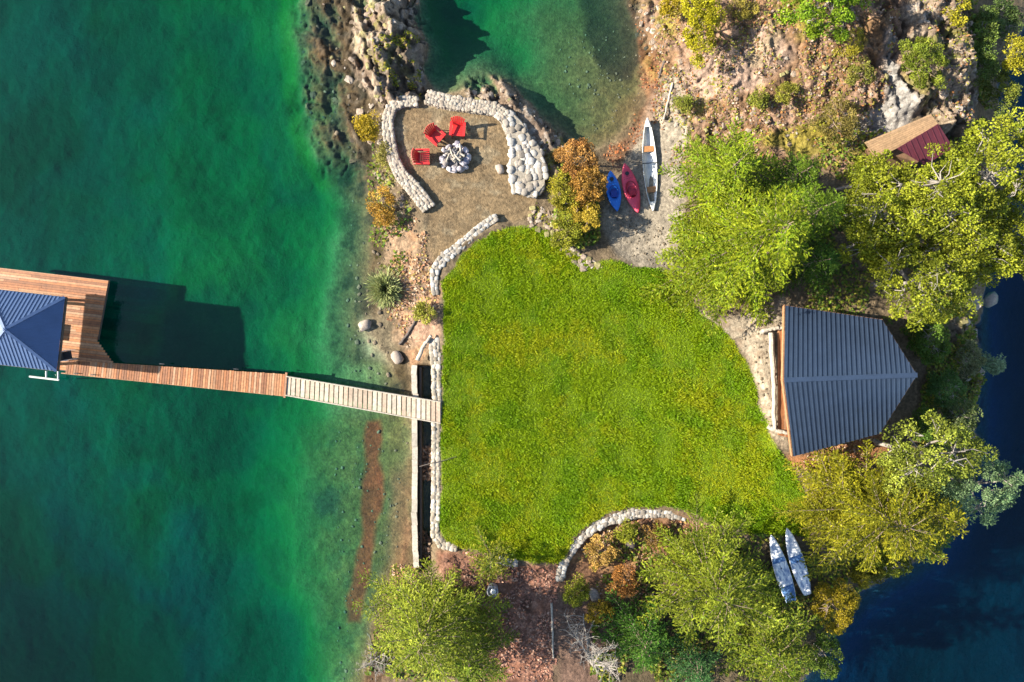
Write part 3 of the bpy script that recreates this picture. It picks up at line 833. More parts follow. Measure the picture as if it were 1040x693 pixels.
stone_wall('stone_wall', 'narrow stone edging between the gravel patio and top corner of the lawn', [(442,298),(441,275),(450,263),(462,254),(475,243),(490,230),(505,220)], 1.25, [.35,.5,.6,.55,.5,.5,.45], .22, WHITE, 4, .6)
stone_wall('stone_wall', 'long straight stone wall along the lake edge of the lawn', [(441,345),(443,370),(444,410),(443,450),(443,500),(442,545),(450,554),(463,557)], 1.2, [.6,.55,.5,.5,.5,.5,.5,.4], .22, [(.30,.255,.19),(.24,.20,.15),(.35,.305,.245),(.19,.155,.11)], 5, 1.5)
stone_wall('stone_wall', 'curved stone retaining wall cutting into the bottom edge of the lawn', [(569,590),(572,574),(580,558),(590,545),(604,534),(620,526),(640,520),(660,518),(680,520),(697,527)], 1.15, [.4,.5,.6,.65,.7,.8,.9,.9,.7,.4], .23, WHITE, 6, .8)
stone_wall('stone_wall', 'short row of pale stones at the foot of the lawn', [(508,569),(517,572),(526,573)], 1.2, [.4,.4,.4], .22, WHITE, 8, .5)

# low concrete lake wall with the ditch behind it
t = thing('lake_wall', 'low pale concrete wall standing between the lake and ditch', 'wall', P(422, 470, 0))
org = np.array(t.location)
b = MB(); rr = np.random.default_rng(3)
pts = [(420.5, 371), (421.5, 400), (421, 440), (421.5, 480), (421, 520), (422, 560), (423, 576)]
for i in range(len(pts) - 1):
    a = P(*pts[i], .72) - org; c = P(*pts[i + 1], .72) - org
    b.beam(a - (0, 0, .6), c - (0, 0, .6), .26, 1.2)
b.build('wall_body', MAT['concrete'], t)
b = MB()
for i in range(len(pts) - 1):
    a = P(*pts[i], .72) - org; c = P(*pts[i + 1], .72) - org
    n = 3
    for k in range(n):
        u0, u1 = k / n + .002, (k + 1) / n - .002
        b.beam(a * (1 - u0) + c * u0 + (rr.normal(0, .015), 0, .04), a * (1 - u1) + c * u1 + (rr.normal(0, .015), 0, .04), .32, .1, np.array((.38, .33, .26)) * rr.uniform(.8, 1.12))
b.build('coping', MAT['stone'], t)
t = thing('wall_footing', 'weathered timber edge along the ditch behind the lake wall', 'timber edging', P(428, 470, 0)); org = np.array(t.location)
b = MB(); b.beam(P(427.5, 373, .25) - org, P(428, 575, .25) - org, .12, .5); b.build('plank', MAT['dark_wood'], t)


# ================================================================ DOCK AND GANGWAY
ORANGE = [(.31, .112, .034), (.25, .09, .028), (.33, .145, .058), (.28, .135, .06), (.20, .076, .028), (.32, .175, .09)]
GREYW = [(.32, .25, .18), (.27, .20, .14), (.34, .28, .21), (.30, .215, .15)]
DZ = 0.5


def planks_along(mb, quad, z, thick, pitch, cols, rng, gap=.012):
    """boards laid across a strip; quad = start-left, start-right, end-right, end-left"""
    q = [np.asarray(p, float) for p in quad]
    L = (np.linalg.norm(q[3] - q[0]) + np.linalg.norm(q[2] - q[1])) / 2; n = int(L / pitch); g_ = gap / L
    for i in range(n):
        u0, u1 = i / n + g_, (i + 1) / n - g_
        j0, j1 = rng.normal(0, .012), rng.normal(0, .012)
        a, b_ = q[0] * (1 - u0) + q[3] * u0, q[1] * (1 - u0) + q[2] * u0
        c, d = q[1] * (1 - u1) + q[2] * u1, q[0] * (1 - u1) + q[3] * u1
        e = (b_ - a) / np.linalg.norm(b_ - a)
        p = np.array([a - e * abs(j0), b_ + e * abs(j1), c + e * abs(j1), d - e * abs(j0)]); p[:, 2] += rng.normal(0, .004)
        col = np.asarray(cols[rng.integers(len(cols))]) * rng.uniform(.85, 1.15)
        mb.slab(p, thick, col)


rr = np.random.default_rng(9)
dock = thing('floating_dock', 'wooden floating dock with a cut corner under the gazebo', 'dock', P(50, 325, 0)); org = np.array(dock.location)
# the deck runs on past the picture's edge: boards parallel to its long side
c0 = P(110, 286, DZ); ux = c0 - P(0, 273, DZ); ux /= np.linalg.norm(ux); uy = np.array([ux[1], -ux[0], 0])   # ux: to the right, uy: down the picture
LW = 9.4
dk = MB(); D = 5.62; pitch = .145; n = int(D / pitch)
for i in range(n):
    v0 = i * pitch; v1 = v0 + pitch - .014
    vm = (v0 + v1) / 2
    ext = -.36 * vm / D * 1.1
    if vm > 3.55: ext += (vm - 3.55) * 1.0
    ext = min(ext, 1.02)
    cuts = sorted([-LW, ext] + [-LW + LW * k for k in rr.uniform(.2, .85, 2)])
    for k in range(len(cuts) - 1):
        a = c0 + ux * (cuts[k] + .004) + uy * v0; b_ = c0 + ux * (cuts[k + 1] - .004) + uy * v0
        c_ = c0 + ux * (cuts[k + 1] - .004) + uy * v1; d_ = c0 + ux * (cuts[k] + .004) + uy * v1
        p = np.array([a, b_, c_, d_]) - org; p[:, 2] += rr.normal(0, .003)
        dk.slab(p, .04, np.asarray(ORANGE[rr.integers(len(ORANGE))]) * rr.uniform(.9, 1.25))
dk.build('deck_boards', MAT['board'], dock)
fr = MB()
for v_ in (.05, 1.9, 3.7, 5.5):
    e_ = -.1 - .36 * v_ / D
    fr.beam(c0 + ux * (-LW) + uy * v_ - org - (0, 0, .14), c0 + ux * e_ + uy * v_ - org - (0, 0, .14), .1, .18)
fr.beam(c0 - ux * .06 - org - (0, 0, .14), c0 + uy * 3.5 - ux * .3 - org - (0, 0, .14), .08, .19)
fr.build('frame', MAT['dark_wood'], dock)
for v_ in (.7, 2.8, 4.9):
    fl = MB(); fl.beam(c0 - ux * LW + uy * v_ - org - (0, 0, .45), c0 - ux * .7 + uy * v_ - org - (0, 0, .45), .7, .4); fl.build('float', MAT['black'], dock)

fa = MB()
fa.beam(c0 - ux * LW - org - (0, 0, .06) - uy * .025, c0 - org - (0, 0, .06) - uy * .025, .045, .15)
fa.build('fascia', MAT['wood'], dock)

walk = thing('floating_walkway', 'orange-brown plank walkway floating between the dock and gangway', 'walkway', P(175, 382, 0)); org = np.array(walk.location)
b = MB()
planks_along(b, [P(68, 366.3, DZ + .03), P(66, 379.5, DZ + .03), P(290.5, 402.5, DZ + .03), P(292, 380.5, DZ + .03)], DZ, .04, .15, ORANGE, rr)
o = b.build('boards', MAT['board'], walk); o.location = Vector(-org)
b = MB()
for pa, pc in [((100, 368.5), (291, 380.8)), ((63, 379), (290, 402.2))]:
    b.beam(P(*pa, DZ - .1) - org, P(*pc, DZ - .1) - org, .06, .18)
b.build('stringer', MAT['wood'], walk)
for q_ in (.3, .55, .8):
    c_ = P(100, 375, .1) * (1 - q_) + P(290, 391, .1) * q_ - org
    b = MB(); b.box(c_, (1.4, .7, .4), math.atan2(-(391 - 374), 190)); b.build('float', MAT['black'], walk)
b = MB()
b.beam(P(291, 378.5, DZ + .09) - org, P(289, 404, DZ + .09) - org, .12, .1); b.build('end_beam', MAT['wood'], walk)

for px_, py_ in ((95, 380.8), (78, 379.3), (165, 369.8), (240, 375)):
    b = MB(); c_ = P(px_, py_, DZ + .06) - org
    b.box(c_, (.08, .06, .06), -.1); b.tube([c_ + (-.15, .01, .05), c_ + (0, 0, .06), c_ + (.15, -.01, .05)], .025, 6); b.build('cleat', MAT['black'], walk)

gang = thing('gangway', 'pale grey plank gangway leading from the walkway up onto the lawn', 'gangway', P(370, 406, 0)); org = np.array(gang.location)
b = MB()
qa = [P(291, 382.5, .58), P(290, 401.5, .58), P(447.5, 430, 1.32), P(447.5, 408.5, 1.32)]
planks_along(b, [p - org for p in qa], 0, .04, .29, GREYW, rr, gap=.03)
b.build('boards', MAT['board'], gang)
b = MB()
for a, c in ((qa[0], qa[3]), (qa[1], qa[2])): b.beam(a - org - (0, 0, .13), c - org - (0, 0, .13), .07, .18)
b.build('stringer', MAT['grey_wood'], gang)
b = MB()
for a, c in ((qa[0], qa[3]), (qa[1], qa[2])): b.beam(a - org + (0, 0, .03), c - org + (0, 0, .03), .06, .06)
b.build('kerb_rail', MAT['grey_wood'], gang)


# ================================================================ ROOFS
def roof_face(slab_mb, rib_mb, pts, along, spacing, rib_w=.045, rib_h=.04, thick=.05, phase=.5, rib_dir=None):
    """pts: planar polygon; along: direction of the eave; ribs run up the slope"""
    p = np.asarray(pts, float)
    slab_mb.slab(p, thick)
    nrm = np.cross(p[1] - p[0], p[2] - p[0]); nrm /= np.linalg.norm(nrm)
    if nrm[2] < 0: nrm = -nrm
    u = np.asarray(along, float); u = u - nrm * (u @ nrm); u /= np.linalg.norm(u); v = np.cross(nrm, u)
    if rib_dir is not None:
        v = np.asarray(rib_dir, float); v = v / np.linalg.norm(v); u = np.cross(v, nrm)
    U = (p - p[0]) @ u; W = (p - p[0]) @ v
    s = U.min() + spacing * phase
    while s < U.max() - .03:
        hit = []
        for i in range(len(p)):
            j = (i + 1) % len(p)
            if (U[i] - s) * (U[j] - s) < 0:
                k = (s - U[i]) / (U[j] - U[i]); hit.append(W[i] + k * (W[j] - W[i]))
        if len(hit) >= 2 and max(hit) - min(hit) > .08:
            a = p[0] + u * s + v * (min(hit) + .01) + nrm * (rib_h / 2 - .002); c = p[0] + u * s + v * (max(hit) - .01) + nrm * (rib_h / 2 - .002)
            rib_mb.beam(a, c, rib_w, rib_h, up=nrm)
        s += spacing


# ---- gazebo on the dock
gz = thing('gazebo', 'blue metal hip-roofed gazebo standing on the floating dock', 'gazebo', P(20, 338, DZ)); org = np.array(gz.location)
ez, az_ = 2.8, 4.15
tr = P(66, 302, ez); br = P(57.5, 377, ez)
e1 = br - tr; sl = np.linalg.norm(e1); e1 /= sl; e2 = np.array([e1[1], -e1[0], 0])     # e2 points left (west)
if e2[0] > 0: e2 = -e2
tl = tr + e2 * (sl + .2); bl = br + e2 * (sl + .2); apx = (tr + bl) / 2; apx[2] = az_
for nm, tri, al in (('roof_panel', (tr, br, apx), e1), ('roof_panel', (tl, tr, apx), e2), ('roof_panel', (br, bl, apx), e2), ('roof_panel', (bl, tl, apx), e1)):
    sm, rm = MB(), MB()
    roof_face(sm, rm, [q_ - org for q_ in tri], al, .21, .05, .035)
    pn = sm.build(nm, MAT['gazebo_roof'], gz)
    rm.build('standing_seam', MAT['gazebo_roof'], pn)
hp = MB()
for c_ in (tr, br, tl, bl): hp.beam(apx - org + (0, 0, .03), c_ - org + (0, 0, .03), .16, .05)
hp.build('hip_cap', MAT['gazebo_roof'], gz)
fc = MB()
for a, c in ((tr, br), (br, bl), (bl, tl), (tl, tr)): fc.beam(a - org - (0, 0, .13), c - org - (0, 0, .13), .05, .17)
fc.build('fascia', MAT['dark_wood'], gz)
ctr = (tr + bl) / 2
for c_ in (tr, br, tl, bl):
    q_ = ctr + (c_ - ctr) * .84
    pm = MB(); pm.beam((q_[0] - org[0], q_[1] - org[1], 0), (q_[0] - org[0], q_[1] - org[1], ez - org[2] + .1), .16, .16, up=(1, 0, 0)); pm.build('post', MAT['wood'], gz)
bm_ = MB()
ins = [ctr + (c_ - ctr) * .84 for c_ in (tr, br, bl, tl)]
for i in range(4):
    a, c = ins[i], ins[(i + 1) % 4]
    bm_.beam(np.array([*a[:2], ez - .12]) - org, np.array([*c[:2], ez - .12]) - org, .12, .2)
bm_.build('beam', MAT['wood'], gz)

# table, chair and ladder on the dock
tb = thing('dining_table', 'square wooden table in the shade under the gazebo roof', 'table', (P(38, 338, DZ)[0], P(38, 336, DZ)[1], DZ), math.atan2(ux[1], ux[0]))
b = MB(); b.box((0, 0, .72), (.95, .95, .05)); b.build('tabletop', MAT['wood'], tb)
for sx in (-.4, .4):
    for sy in (-.4, .4):
        b = MB(); b.box((sx, sy, .345), (.07, .07, .69)); b.build('leg', MAT['wood'], tb)


def deck_chair(name, label, loc, rz):
    t = thing(name, label, 'chair', loc, rz)
    b = MB(); b.box((0, 0, .42), (.5, .5, .04)); b.build('seat', MAT['black'], t)
    b = MB(); b.beam((-.24, 0, .42), (-.36, 0, .9), .5, .035, up=(1, 0, .2)); b.build('backrest', MAT['black'], t)
    for sy in (-.27, .27):
        b = MB(); b.tube([(.25, sy, 0), (.25, sy, .62), (-.3, sy, .64)], .02); b.build('armrest', MAT['white'], t)
        b = MB(); b.tube([(-.25, sy, 0), (-.25, sy, .42)], .02); b.build('leg', MAT['white'], t)
    return t


deck_chair('deck_chair', 'black deck chair with white frame beside the gazebo on dock', P(73, 361, DZ + .005), .2)
ld = thing('swim_ladder', 'white swim ladder bracket fixed to the outer edge of the dock', 'ladder', P(45, 381, .3)); org = np.array(ld.location)
b = MB(); b.tube([P(30, 382.5, .42) - org, P(60, 386, .42) - org], .06, 8); b.build('rail', MAT['white'], ld)
for x_ in (47, 59):
    b = MB(); b.tube([P(x_, 377, .46) - org, P(x_, 384 + (x_ - 47) * .15, .42) - org], .05, 8); b.build('arm', MAT['white'], ld)
b = MB()
for x_ in (44, 50): b.tube([P(x_, 384, .42) - org, P(x_, 384, -.9) - org], .025, 8)
for z_ in (-.1, -.4, -.7): b.tube([P(44, 384, z_) - org, P(50, 384, z_) - org], .02, 6)
b.build('steps', MAT['aluminium'], ld)

# ---- cabin
cb = thing('cabin', 'lakeside cabin under a large slate-blue metal gable roof', 'cabin', P(850, 385, 1.55)); org = np.array(cb.location)
r0 = P(796.5, 386, 6.6); r1 = P(931, 381, 6.6)
A0 = P(798, 310.5, 3.9); A1 = P(896, 325, 4.7)
B0 = P(806, 463.5, 3.6); B1 = P(893.5, 440.5, 4.35)


def planar(r0_, r1_, e0, e1_):
    """lift the far eave corner so the four corners lie in one plane"""
    n_ = np.cross(r1_ - r0_, e0 - r0_)
    e = e1_.copy(); e[2] = r0_[2] - (n_[0] * (e[0] - r0_[0]) + n_[1] * (e[1] - r0_[1])) / n_[2]
    return e


for _ in range(8):
    A1 = P(896, 325, planar(r0, r1, A0, A1)[2]); B1 = P(893.5, 440.5, planar(r0, r1, B0, B1)[2])
A1 = planar(r0, r1, A0, A1); B1 = planar(r0, r1, B0, B1)
for face in ([r0, r1, A1, A0], [r0, r1, B1, B0]):
    sm, rm = MB(), MB()
    roof_face(sm, rm, [q_ - org for q_ in face], r1 - r0, 0.24, .045, .045, thick=.06, rib_dir=face[3] - face[0])
    pn = sm.build('roof_panel', MAT['roof'], cb); rm.build('standing_seam', MAT['roof'], pn)
b = MB(); b.beam(r0 - org + (0, 0, .05), r1 - org + (0, 0, .05), .24, .05); b.build('ridge_cap', MAT['roof'], cb)
b = MB()
out_ = np.array([-.06, 0, -.12])
for a, c in ((A0, r0), (B0, r0)): b.beam(a - org + out_, c - org + out_, .05, .2)
for a, c in ((A1, r1), (B1, r1)): b.beam(a - org + (.02, 0, -.13), c - org + (.02, 0, -.13), .05, .16)
for a, c in ((B0, B1), (A0, A1)): b.beam(a - org + (0, 0, -.14), c - org + (0, 0, -.14), .05, .16)
b.build('fascia', MAT['wood'], cb)
# walls, set in under the eaves; gables reach up to the roof
def rz_at(x, y):
    f = [r0, r1, A1, A0] if y > (r0[1] + r1[1]) / 2 else [r0, r1, B1, B0]
    n_ = np.cross(f[1] - f[0], f[3] - f[0]); return f[0][2] - (n_[0] * (x - f[0][0]) + n_[1] * (y - f[0][1])) / n_[2]


wx0, wx1 = r0[0] + 2.5, A1[0] - .2
yr = lambda x: r0[1] + (r1[1] - r0[1]) * (x - r0[0]) / (r1[0] - r0[0])
yt0, yt1 = A0[1] - .55, A1[1] - .35; yb0, yb1 = B0[1] + .55, B1[1] + .35
b = MB()
for wx, ya, yb_ in ((wx0, yt0, yb0), (wx1, yt1, yb1)):
    pr = [(wx, ya, 1.3), (wx, ya, rz_at(wx, ya) - .12), (wx, yr(wx), r0[2] - .14), (wx, yb_, rz_at(wx, yb_) - .12), (wx, yb_, 1.3)]
    pr = np.array(pr); th = .08
    v = np.concatenate([pr - org + (th, 0, 0), pr - org - (th, 0, 0)]); n = 5
    b.add(v, [tuple(range(5)), tuple(range(5, 10))[::-1]] + [(i, 5 + i, 5 + (i + 1) % n, (i + 1) % n) for i in range(n)])
for (xa, ya), (xb, yb_) in (((wx0, yt0), (wx1, yt1)), ((wx0, yb0), (wx1, yb1))):
    zz = min(rz_at(xa, ya), rz_at(xb, yb_)) - .15
    b.beam(np.array([xa + .1, ya, (1.3 + zz) / 2]) - org, np.array([xb - .1, yb_, (1.3 + zz) / 2]) - org, .16, zz - 1.3)
b.build('wall', MAT['log_wall'], cb)
for k, yy in enumerate((-2.6, 2.4)):
    yc = (yt0 + yb0) / 2 + yy
    b = MB(); b.box(np.array([wx0 - .1, yc, 3.1]) - org, (.06, 1.5, 1.3)); w_ = b.build('window', MAT['wood'], cb)
    b = MB(); b.box(np.array([wx0 - .125, yc, 3.1]) - org, (.03, 1.3, 1.1)); b.build('pane', MAT['glass'], w_)
b = MB(); b.box(np.array([wx0 - .1, (yt0 + yb0) / 2 - .1, 2.65]) - org, (.06, 1.1, 2.1)); d_ = b.build('door', MAT['wood'], cb)
b = MB(); b.box(np.array([wx0 - .15, (yt0 + yb0) / 2 + .3, 2.6]) - org, (.06, .05, .16)); b.build('handle', MAT['aluminium'], d_)
# porch deck in front of the gable
b = MB(); rr = np.random.default_rng(12)
pq = [P(790, 334, 1.75) - org, P(803, 334, 1.75) - org, P(803, 445, 1.75) - org, P(790, 442, 1.75) - org]
for i in range(8):
    u0, u1 = i / 8 + .006, (i + 1) / 8 - .006
    b.slab(np.array([pq[0] * (1 - u0) + pq[1] * u0, pq[0] * (1 - u1) + pq[1] * u1, pq[3] * (1 - u1) + pq[2] * u1, pq[3] * (1 - u0) + pq[2] * u0]), .05, np.asarray(ORANGE[rr.integers(len(ORANGE))]) * rr.uniform(.8, 1.1))
b.build('porch_deck', MAT['board'], cb)


def log(name, label, pxs, r, mat='grey_wood', cat='log', seed=0, group=None, sub=None, z=None):
    rr = np.random.default_rng(seed)
    pts = []
    for a in pxs:
        p = on_ground(a[0], a[1], r * .8) if len(a) == 2 else P(*a)
        pts.append(p)
    pts = np.array(pts)
    m_ = 12; tt = np.linspace(0, len(pts) - 1, m_)
    path = np.array([[np.interp(k, range(len(pts)), pts[:, j]) for j in range(3)] for k in tt])
    path[1:-1] += rr.normal(0, r * .15, (m_ - 2, 3))
    org = path.mean(0)
    b = MB(); b.tube(path - org, np.linspace(r * 1.1, r * .75, m_) * rr.uniform(.9, 1.1, m_), 9)
    o = b.build(name, MAT[mat], smooth=False, origin=None); o.location = Vector(org)
    return tag(o, label, cat, group)


log('log', 'long pale log lying along the front of the cabin porch', [(783, 338, 1.85), (786, 388, 1.85), (787, 436, 1.85)], .14, seed=1)
log('log', 'pale peeled log lying across the top end of the porch', [(772, 338, 1.75), (784, 334, 1.9), (794, 333, 1.95)], .12, seed=2)
log('log', 'short pale log lying across the bottom end of the porch', [(780, 433, 1.7), (790, 438, 1.85), (800, 440, 1.9)], .13, seed=3)
log('driftwood', 'long pale driftwood pole lying on the gravel beach above canoe', [(683, 85), (679, 100), (674, 122)], .07, cat='driftwood', seed=4)
log('driftwood', 'short dark waterlogged stick at the top of the cove beach', [(675, 62), (672, 70), (669, 80)], .08, 'dark_wood', 'driftwood', seed=5)
log('log', 'thin pale log edging the right side of the mulch path', [(560, 612), (561, 640), (562, 668)], .065, seed=6)
log('fallen_branch', 'thin dark branch lying across the ditch by the lawn wall', [(426, 474, .95), (440, 470, 1.32), (450, 468, 1.36), (463, 464, 1.33)], .022, 'dark_wood', 'branch', seed=7)
log('log', 'bleached log lying at the waterline above the lake wall', [(406, 350), (414, 340), (422, 326)], .09, 'dark_wood', seed=8)
log('log', 'pale broken plank at the top of the lawn wall', [(424, 366, .9), (430, 352, 1.15), (438, 341, 1.3)], .12, seed=9)
log('log', 'grey bleached log under the trees near the golden shrub', [(842, 572), (850, 568), (858, 564)], .09, seed=10)

# ---- shed at the top right
sh = thing('shed', 'small shed with a maroon metal roof half under trees', 'shed', P(935, 140, 2.4)); org = np.array(sh.location)
ez2 = 4.7
mp = [P(911, 151, ez2 - .1), P(953, 126, ez2 + .25), P(968, 150, ez2 - .1), P(940, 168, ez2 - .35)]
n_ = np.cross(mp[1] - mp[0], mp[2] - mp[0]); mp[3][2] = mp[0][2] - (n_[0] * (mp[3][0] - mp[0][0]) + n_[1] * (mp[3][1] - mp[0][1])) / n_[2]
sm, rm = MB(), MB(); roof_face(sm, rm, [q_ - org for q_ in mp], mp[1] - mp[0], .3, .04, .03); pn = sm.build('roof_panel', MAT['maroon'], sh); rm.build('standing_seam', MAT['maroon'], pn)
tp = [P(881, 143, ez2 - .35), P(949, 114, ez2 + .15), P(958, 127, ez2 + .1)]
tp.append(P(893, 160, ez2 - .5))
b = MB(); rr = np.random.default_rng(14)
p4 = [tp[0], tp[1], tp[2], tp[3]]
for i in range(9):
    u0, u1 = i / 9 + .005, (i + 1) / 9 - .005
    q4 = np.array([p4[0] * (1 - u0) + p4[3] * u0, p4[1] * (1 - u0) + p4[2] * u0, p4[1] * (1 - u1) + p4[2] * u1, p4[0] * (1 - u1) + p4[3] * u1]) - org
    q4[:, 2] -= .3
    b.slab(q4, .05, np.array((.25, .155, .08)) * rr.uniform(.8, 1.2))
b.build('plank_roof', MAT['board'], sh)
b = MB(); wp = [P(890, 146, 3.5), P(947, 121, 3.5), P(961, 148, 3.5), P(930, 166, 3.5), P(898, 156, 3.5)]
b.prism([q_ - org for q_ in wp], -.3, ez2 - org[2] - 1.05); b.build('wall', MAT['log_wall'], sh)

# ================================================================ PATIO FURNITURE
def adirondack():
    t = thing('adirondack_chair', 'red adirondack chair', 'chair')
    # faces +x; the back leans to -x
    b = MB()
    for i in range(6):
        x_ = -.16 + i * .1; b.box((x_ + .03, 0, .36 - .0 + i * .018), (.088, .56, .025), np.array([[1, 0, -.12], [0, 1, 0], [.12, 0, 1]]))
    b.build('seat', MAT['red'], t)
    b = MB()
    for i in range(7):
        s_ = (i - 3) / 3.0; y0, y1 = s_ * .24, s_ * .35; hh = .78 - .16 * s_ * s_
        b.beam((-.17, y0, .30), (-.17 - hh * .42, y1, .30 + hh * .9), .088, .024, up=(1, 0, .4))
    b.build('backrest', MAT['red'], t)
    for sy in (-1, 1):
        b = MB(); b.box((.06, sy * .36, .58), (.76, .14, .028)); b.build('armrest', MAT['red'], t)
        b = MB(); b.beam((.36, sy * .31, 0), (.36, sy * .31, .57), .09, .03, up=(0, 1, 0)); b.build('leg', MAT['red'], t)
        b = MB(); b.beam((.34, sy * .285, .38), (-.52, sy * .285, .03), .03, .12); b.build('leg', MAT['red'], t)
        b = MB(); b.beam((-.3, sy * .31, .57), (-.3, sy * .31, .12), .05, .03, up=(0, 1, 0)); b.build('arm_support', MAT['red'], t)
    return t


PZ = 1.0
a0 = adirondack()
spots = [(428.5, 160, 0.0, 'red adirondack chair to the left of the fire pit, facing it'),
         (442, 138, -.75, 'middle red adirondack chair, turned at an angle towards the fire pit'),
         (465, 131, -1.65, 'red adirondack chair furthest from the lake, above the fire pit')]
for i, (px, py, a, lb) in enumerate(spots):
    o = a0 if i == 0 else copy_tree(a0)
    p = P(px, py, PZ + .4); o.location = (p[0], p[1], float(ground_z(p[0], p[1])[0])); o.rotation_euler = (0, 0, a); o['label'] = lb; o['group'] = 'adirondack chairs round the fire pit'
    o.scale = (1.05, 1.05, 1.05)

fp = thing('fire_pit', 'round stone fire pit with charred logs on gravel patio', 'fire pit', P(463, 161, PZ)); rr = np.random.default_rng(21)
b = MB()
for ring, (R_, cnt, zz) in enumerate(((.72, 15, .1), (.70, 14, .27))):
    for k in range(cnt):
        a = (k + ring * .5) / cnt * 2 * PI + rr.normal(0, .09); R_ = .71 + rr.normal(0, .06)
        b.stone((R_ * math.cos(a), R_ * math.sin(a), zz), (.17 * rr.uniform(.7, 1.3), .14 * rr.uniform(.7, 1.3), .12), rr, np.array([(.33, .29, .29), (.42, .38, .38), (.26, .215, .19), (.20, .18, .21)][rr.integers(4)]) * rr.uniform(.8, 1.2), a + PI / 2)
b.build('stone_ring', MAT['stone'], fp, smooth=True)
b = MB(); b.lathe((0, 0, 0), [(.62, 0), (.6, .14), (.3, .2), (.05, .22)], 18); b.build('ash_bed', MAT['ash'], fp)
for k in range(18):
    a = rr.uniform(0, PI); c_ = rr.normal(0, .26, 2); L_ = rr.uniform(.22, .5); z_ = .26 + k * .018
    d_ = np.array([math.cos(a), math.sin(a), rr.normal(0, .12)]) * L_
    b = MB(); b.tube([np.array([*c_, z_]) - d_, np.array([*c_, z_]) + rr.normal(0, .02, 3), np.array([*c_, z_]) + d_], [.06, .065, .05], 7)
    b.build('firewood_log', MAT['ash'] if k % 3 == 0 else MAT['grey_wood'], fp)

# ================================================================ BOATS
def loft(mb, L, half, zlo, zhi, ns=22, na=8, bow=.75):
    """a closed hull with a crowned deck; half(s) = half breadth"""
    return


def kayak(name, label, cpx, hull, deep, L, Bm, head, z):
    """sit-in kayak: hull and deck one skin, cockpit sunk into it"""
    ns, na = 33, 13
    t = thing(name, label, 'kayak', z_point(cpx), head)
    ss = np.linspace(0, 1, ns)
    hb = Bm / 2 * np.clip(np.sin(PI * ss), 0, 1) ** .72; hb[0] = hb[-1] = .012
    rock_ = .10 * (2 * ss - 1) ** 2 + .05 * (2 * ss - 1) ** 6
    X_ = (ss - .5) * L
    v = []; f = []
    for i in range(ns):
        for j in range(na):                       # deck, port to starboard
            u = -1 + 2 * j / (na - 1)
            y_ = u * hb[i]; crown = .085 * (1 - u * u) * min(1, hb[i] / (Bm * .3))
            z_ = .25 + rock_[i] + crown
            e = ((X_[i] + .02 * L) / (L * .155)) ** 2 + (y_ / (Bm * .33)) ** 2
            if e < 1: z_ -= .17 * min(1, (1 - e) * 2.5)
            e2 = ((X_[i] - L * .3) / (L * .07)) ** 2 + (y_ / (Bm * .17)) ** 2
            if e2 < 1: z_ -= .05
            v.append((X_[i], y_, z_))
        for j in range(na):                       # bottom
            u = 1 - 2 * j / (na - 1)
            v.append((X_[i], u * hb[i] * .96, rock_[i] + .25 - .25 * (1 - abs(u) ** 3) - .02))
    m_ = 2 * na
    for i in range(ns - 1):
        for j in range(m_): f.append((i * m_ + j, (i + 1) * m_ + j, (i + 1) * m_ + (j + 1) % m_, i * m_ + (j + 1) % m_))
    f.append(tuple(range(m_))); f.append(tuple((ns - 1) * m_ + j for j in range(m_))[::-1])
    b = MB(); b.add(v, f); b.build('hull', hull, t, smooth=True)
    th = np.linspace(0, 2 * PI, 25)
    b = MB(); b.tube([(-.02 * L + L * .158 * math.cos(a), Bm * .335 * math.sin(a), .325 + .02 * abs(math.cos(a))) for a in th], .02, 6); b.build('cockpit_rim', deep, t)
    b = MB(); b.lathe((-.02 * L, 0, .19), [(.01, 0), (.2, .0), (.21, .02)], 18)
    o = b.build('cockpit_floor', deep, t)
    b = MB(); b.box((-.07 * L, 0, .27), (.36, Bm * .42, .10)); b.beam((-.13 * L, 0, .27), (-.15 * L, 0, .5), Bm * .4, .05, up=(1, 0, 0)); b.build('seat', deep, t)
    b = MB(); b.lathe((L * .3, 0, .305), [(.12, 0), (.12, .03), (.05, .04)], 16); b.build('hatch', MAT['black'], t)
    for sx in (-1, 1):
        b = MB(); b.tube([(sx * L * .46, -.04, .35), (sx * L * .47, 0, .39), (sx * L * .46, .04, .35)], .015, 6); b.build('grab_handle', MAT['black'], t)
    b = MB()
    for xx in (.20, .24): b.tube([(L * xx, -Bm * .3, .31), (L * xx, 0, .365), (L * xx, Bm * .3, .31)], .008, 5)
    b.build('bungee_cord', MAT['black'], t)
    return t


def z_point(cpx):
    p = on_ground(*cpx); return (p[0], p[1], p[2] + .03)


def heading(a, b):
    return math.atan2(-(b[1] - a[1]), b[0] - a[0])


kayak('kayak', 'blue kayak lying on the beach beside the orange bush', (622.5, 195.5), MAT['kayak_blue'], MAT['kayak_navy'], 2.4, .86, heading((626, 215), (619, 176)), 0)
kayak('kayak', 'red kayak lying between the blue kayak and white canoe', (640, 192.5), MAT['kayak_red'], MAT['kayak_deep'], 3.0, .94, heading((647, 218), (633, 167)), 0)

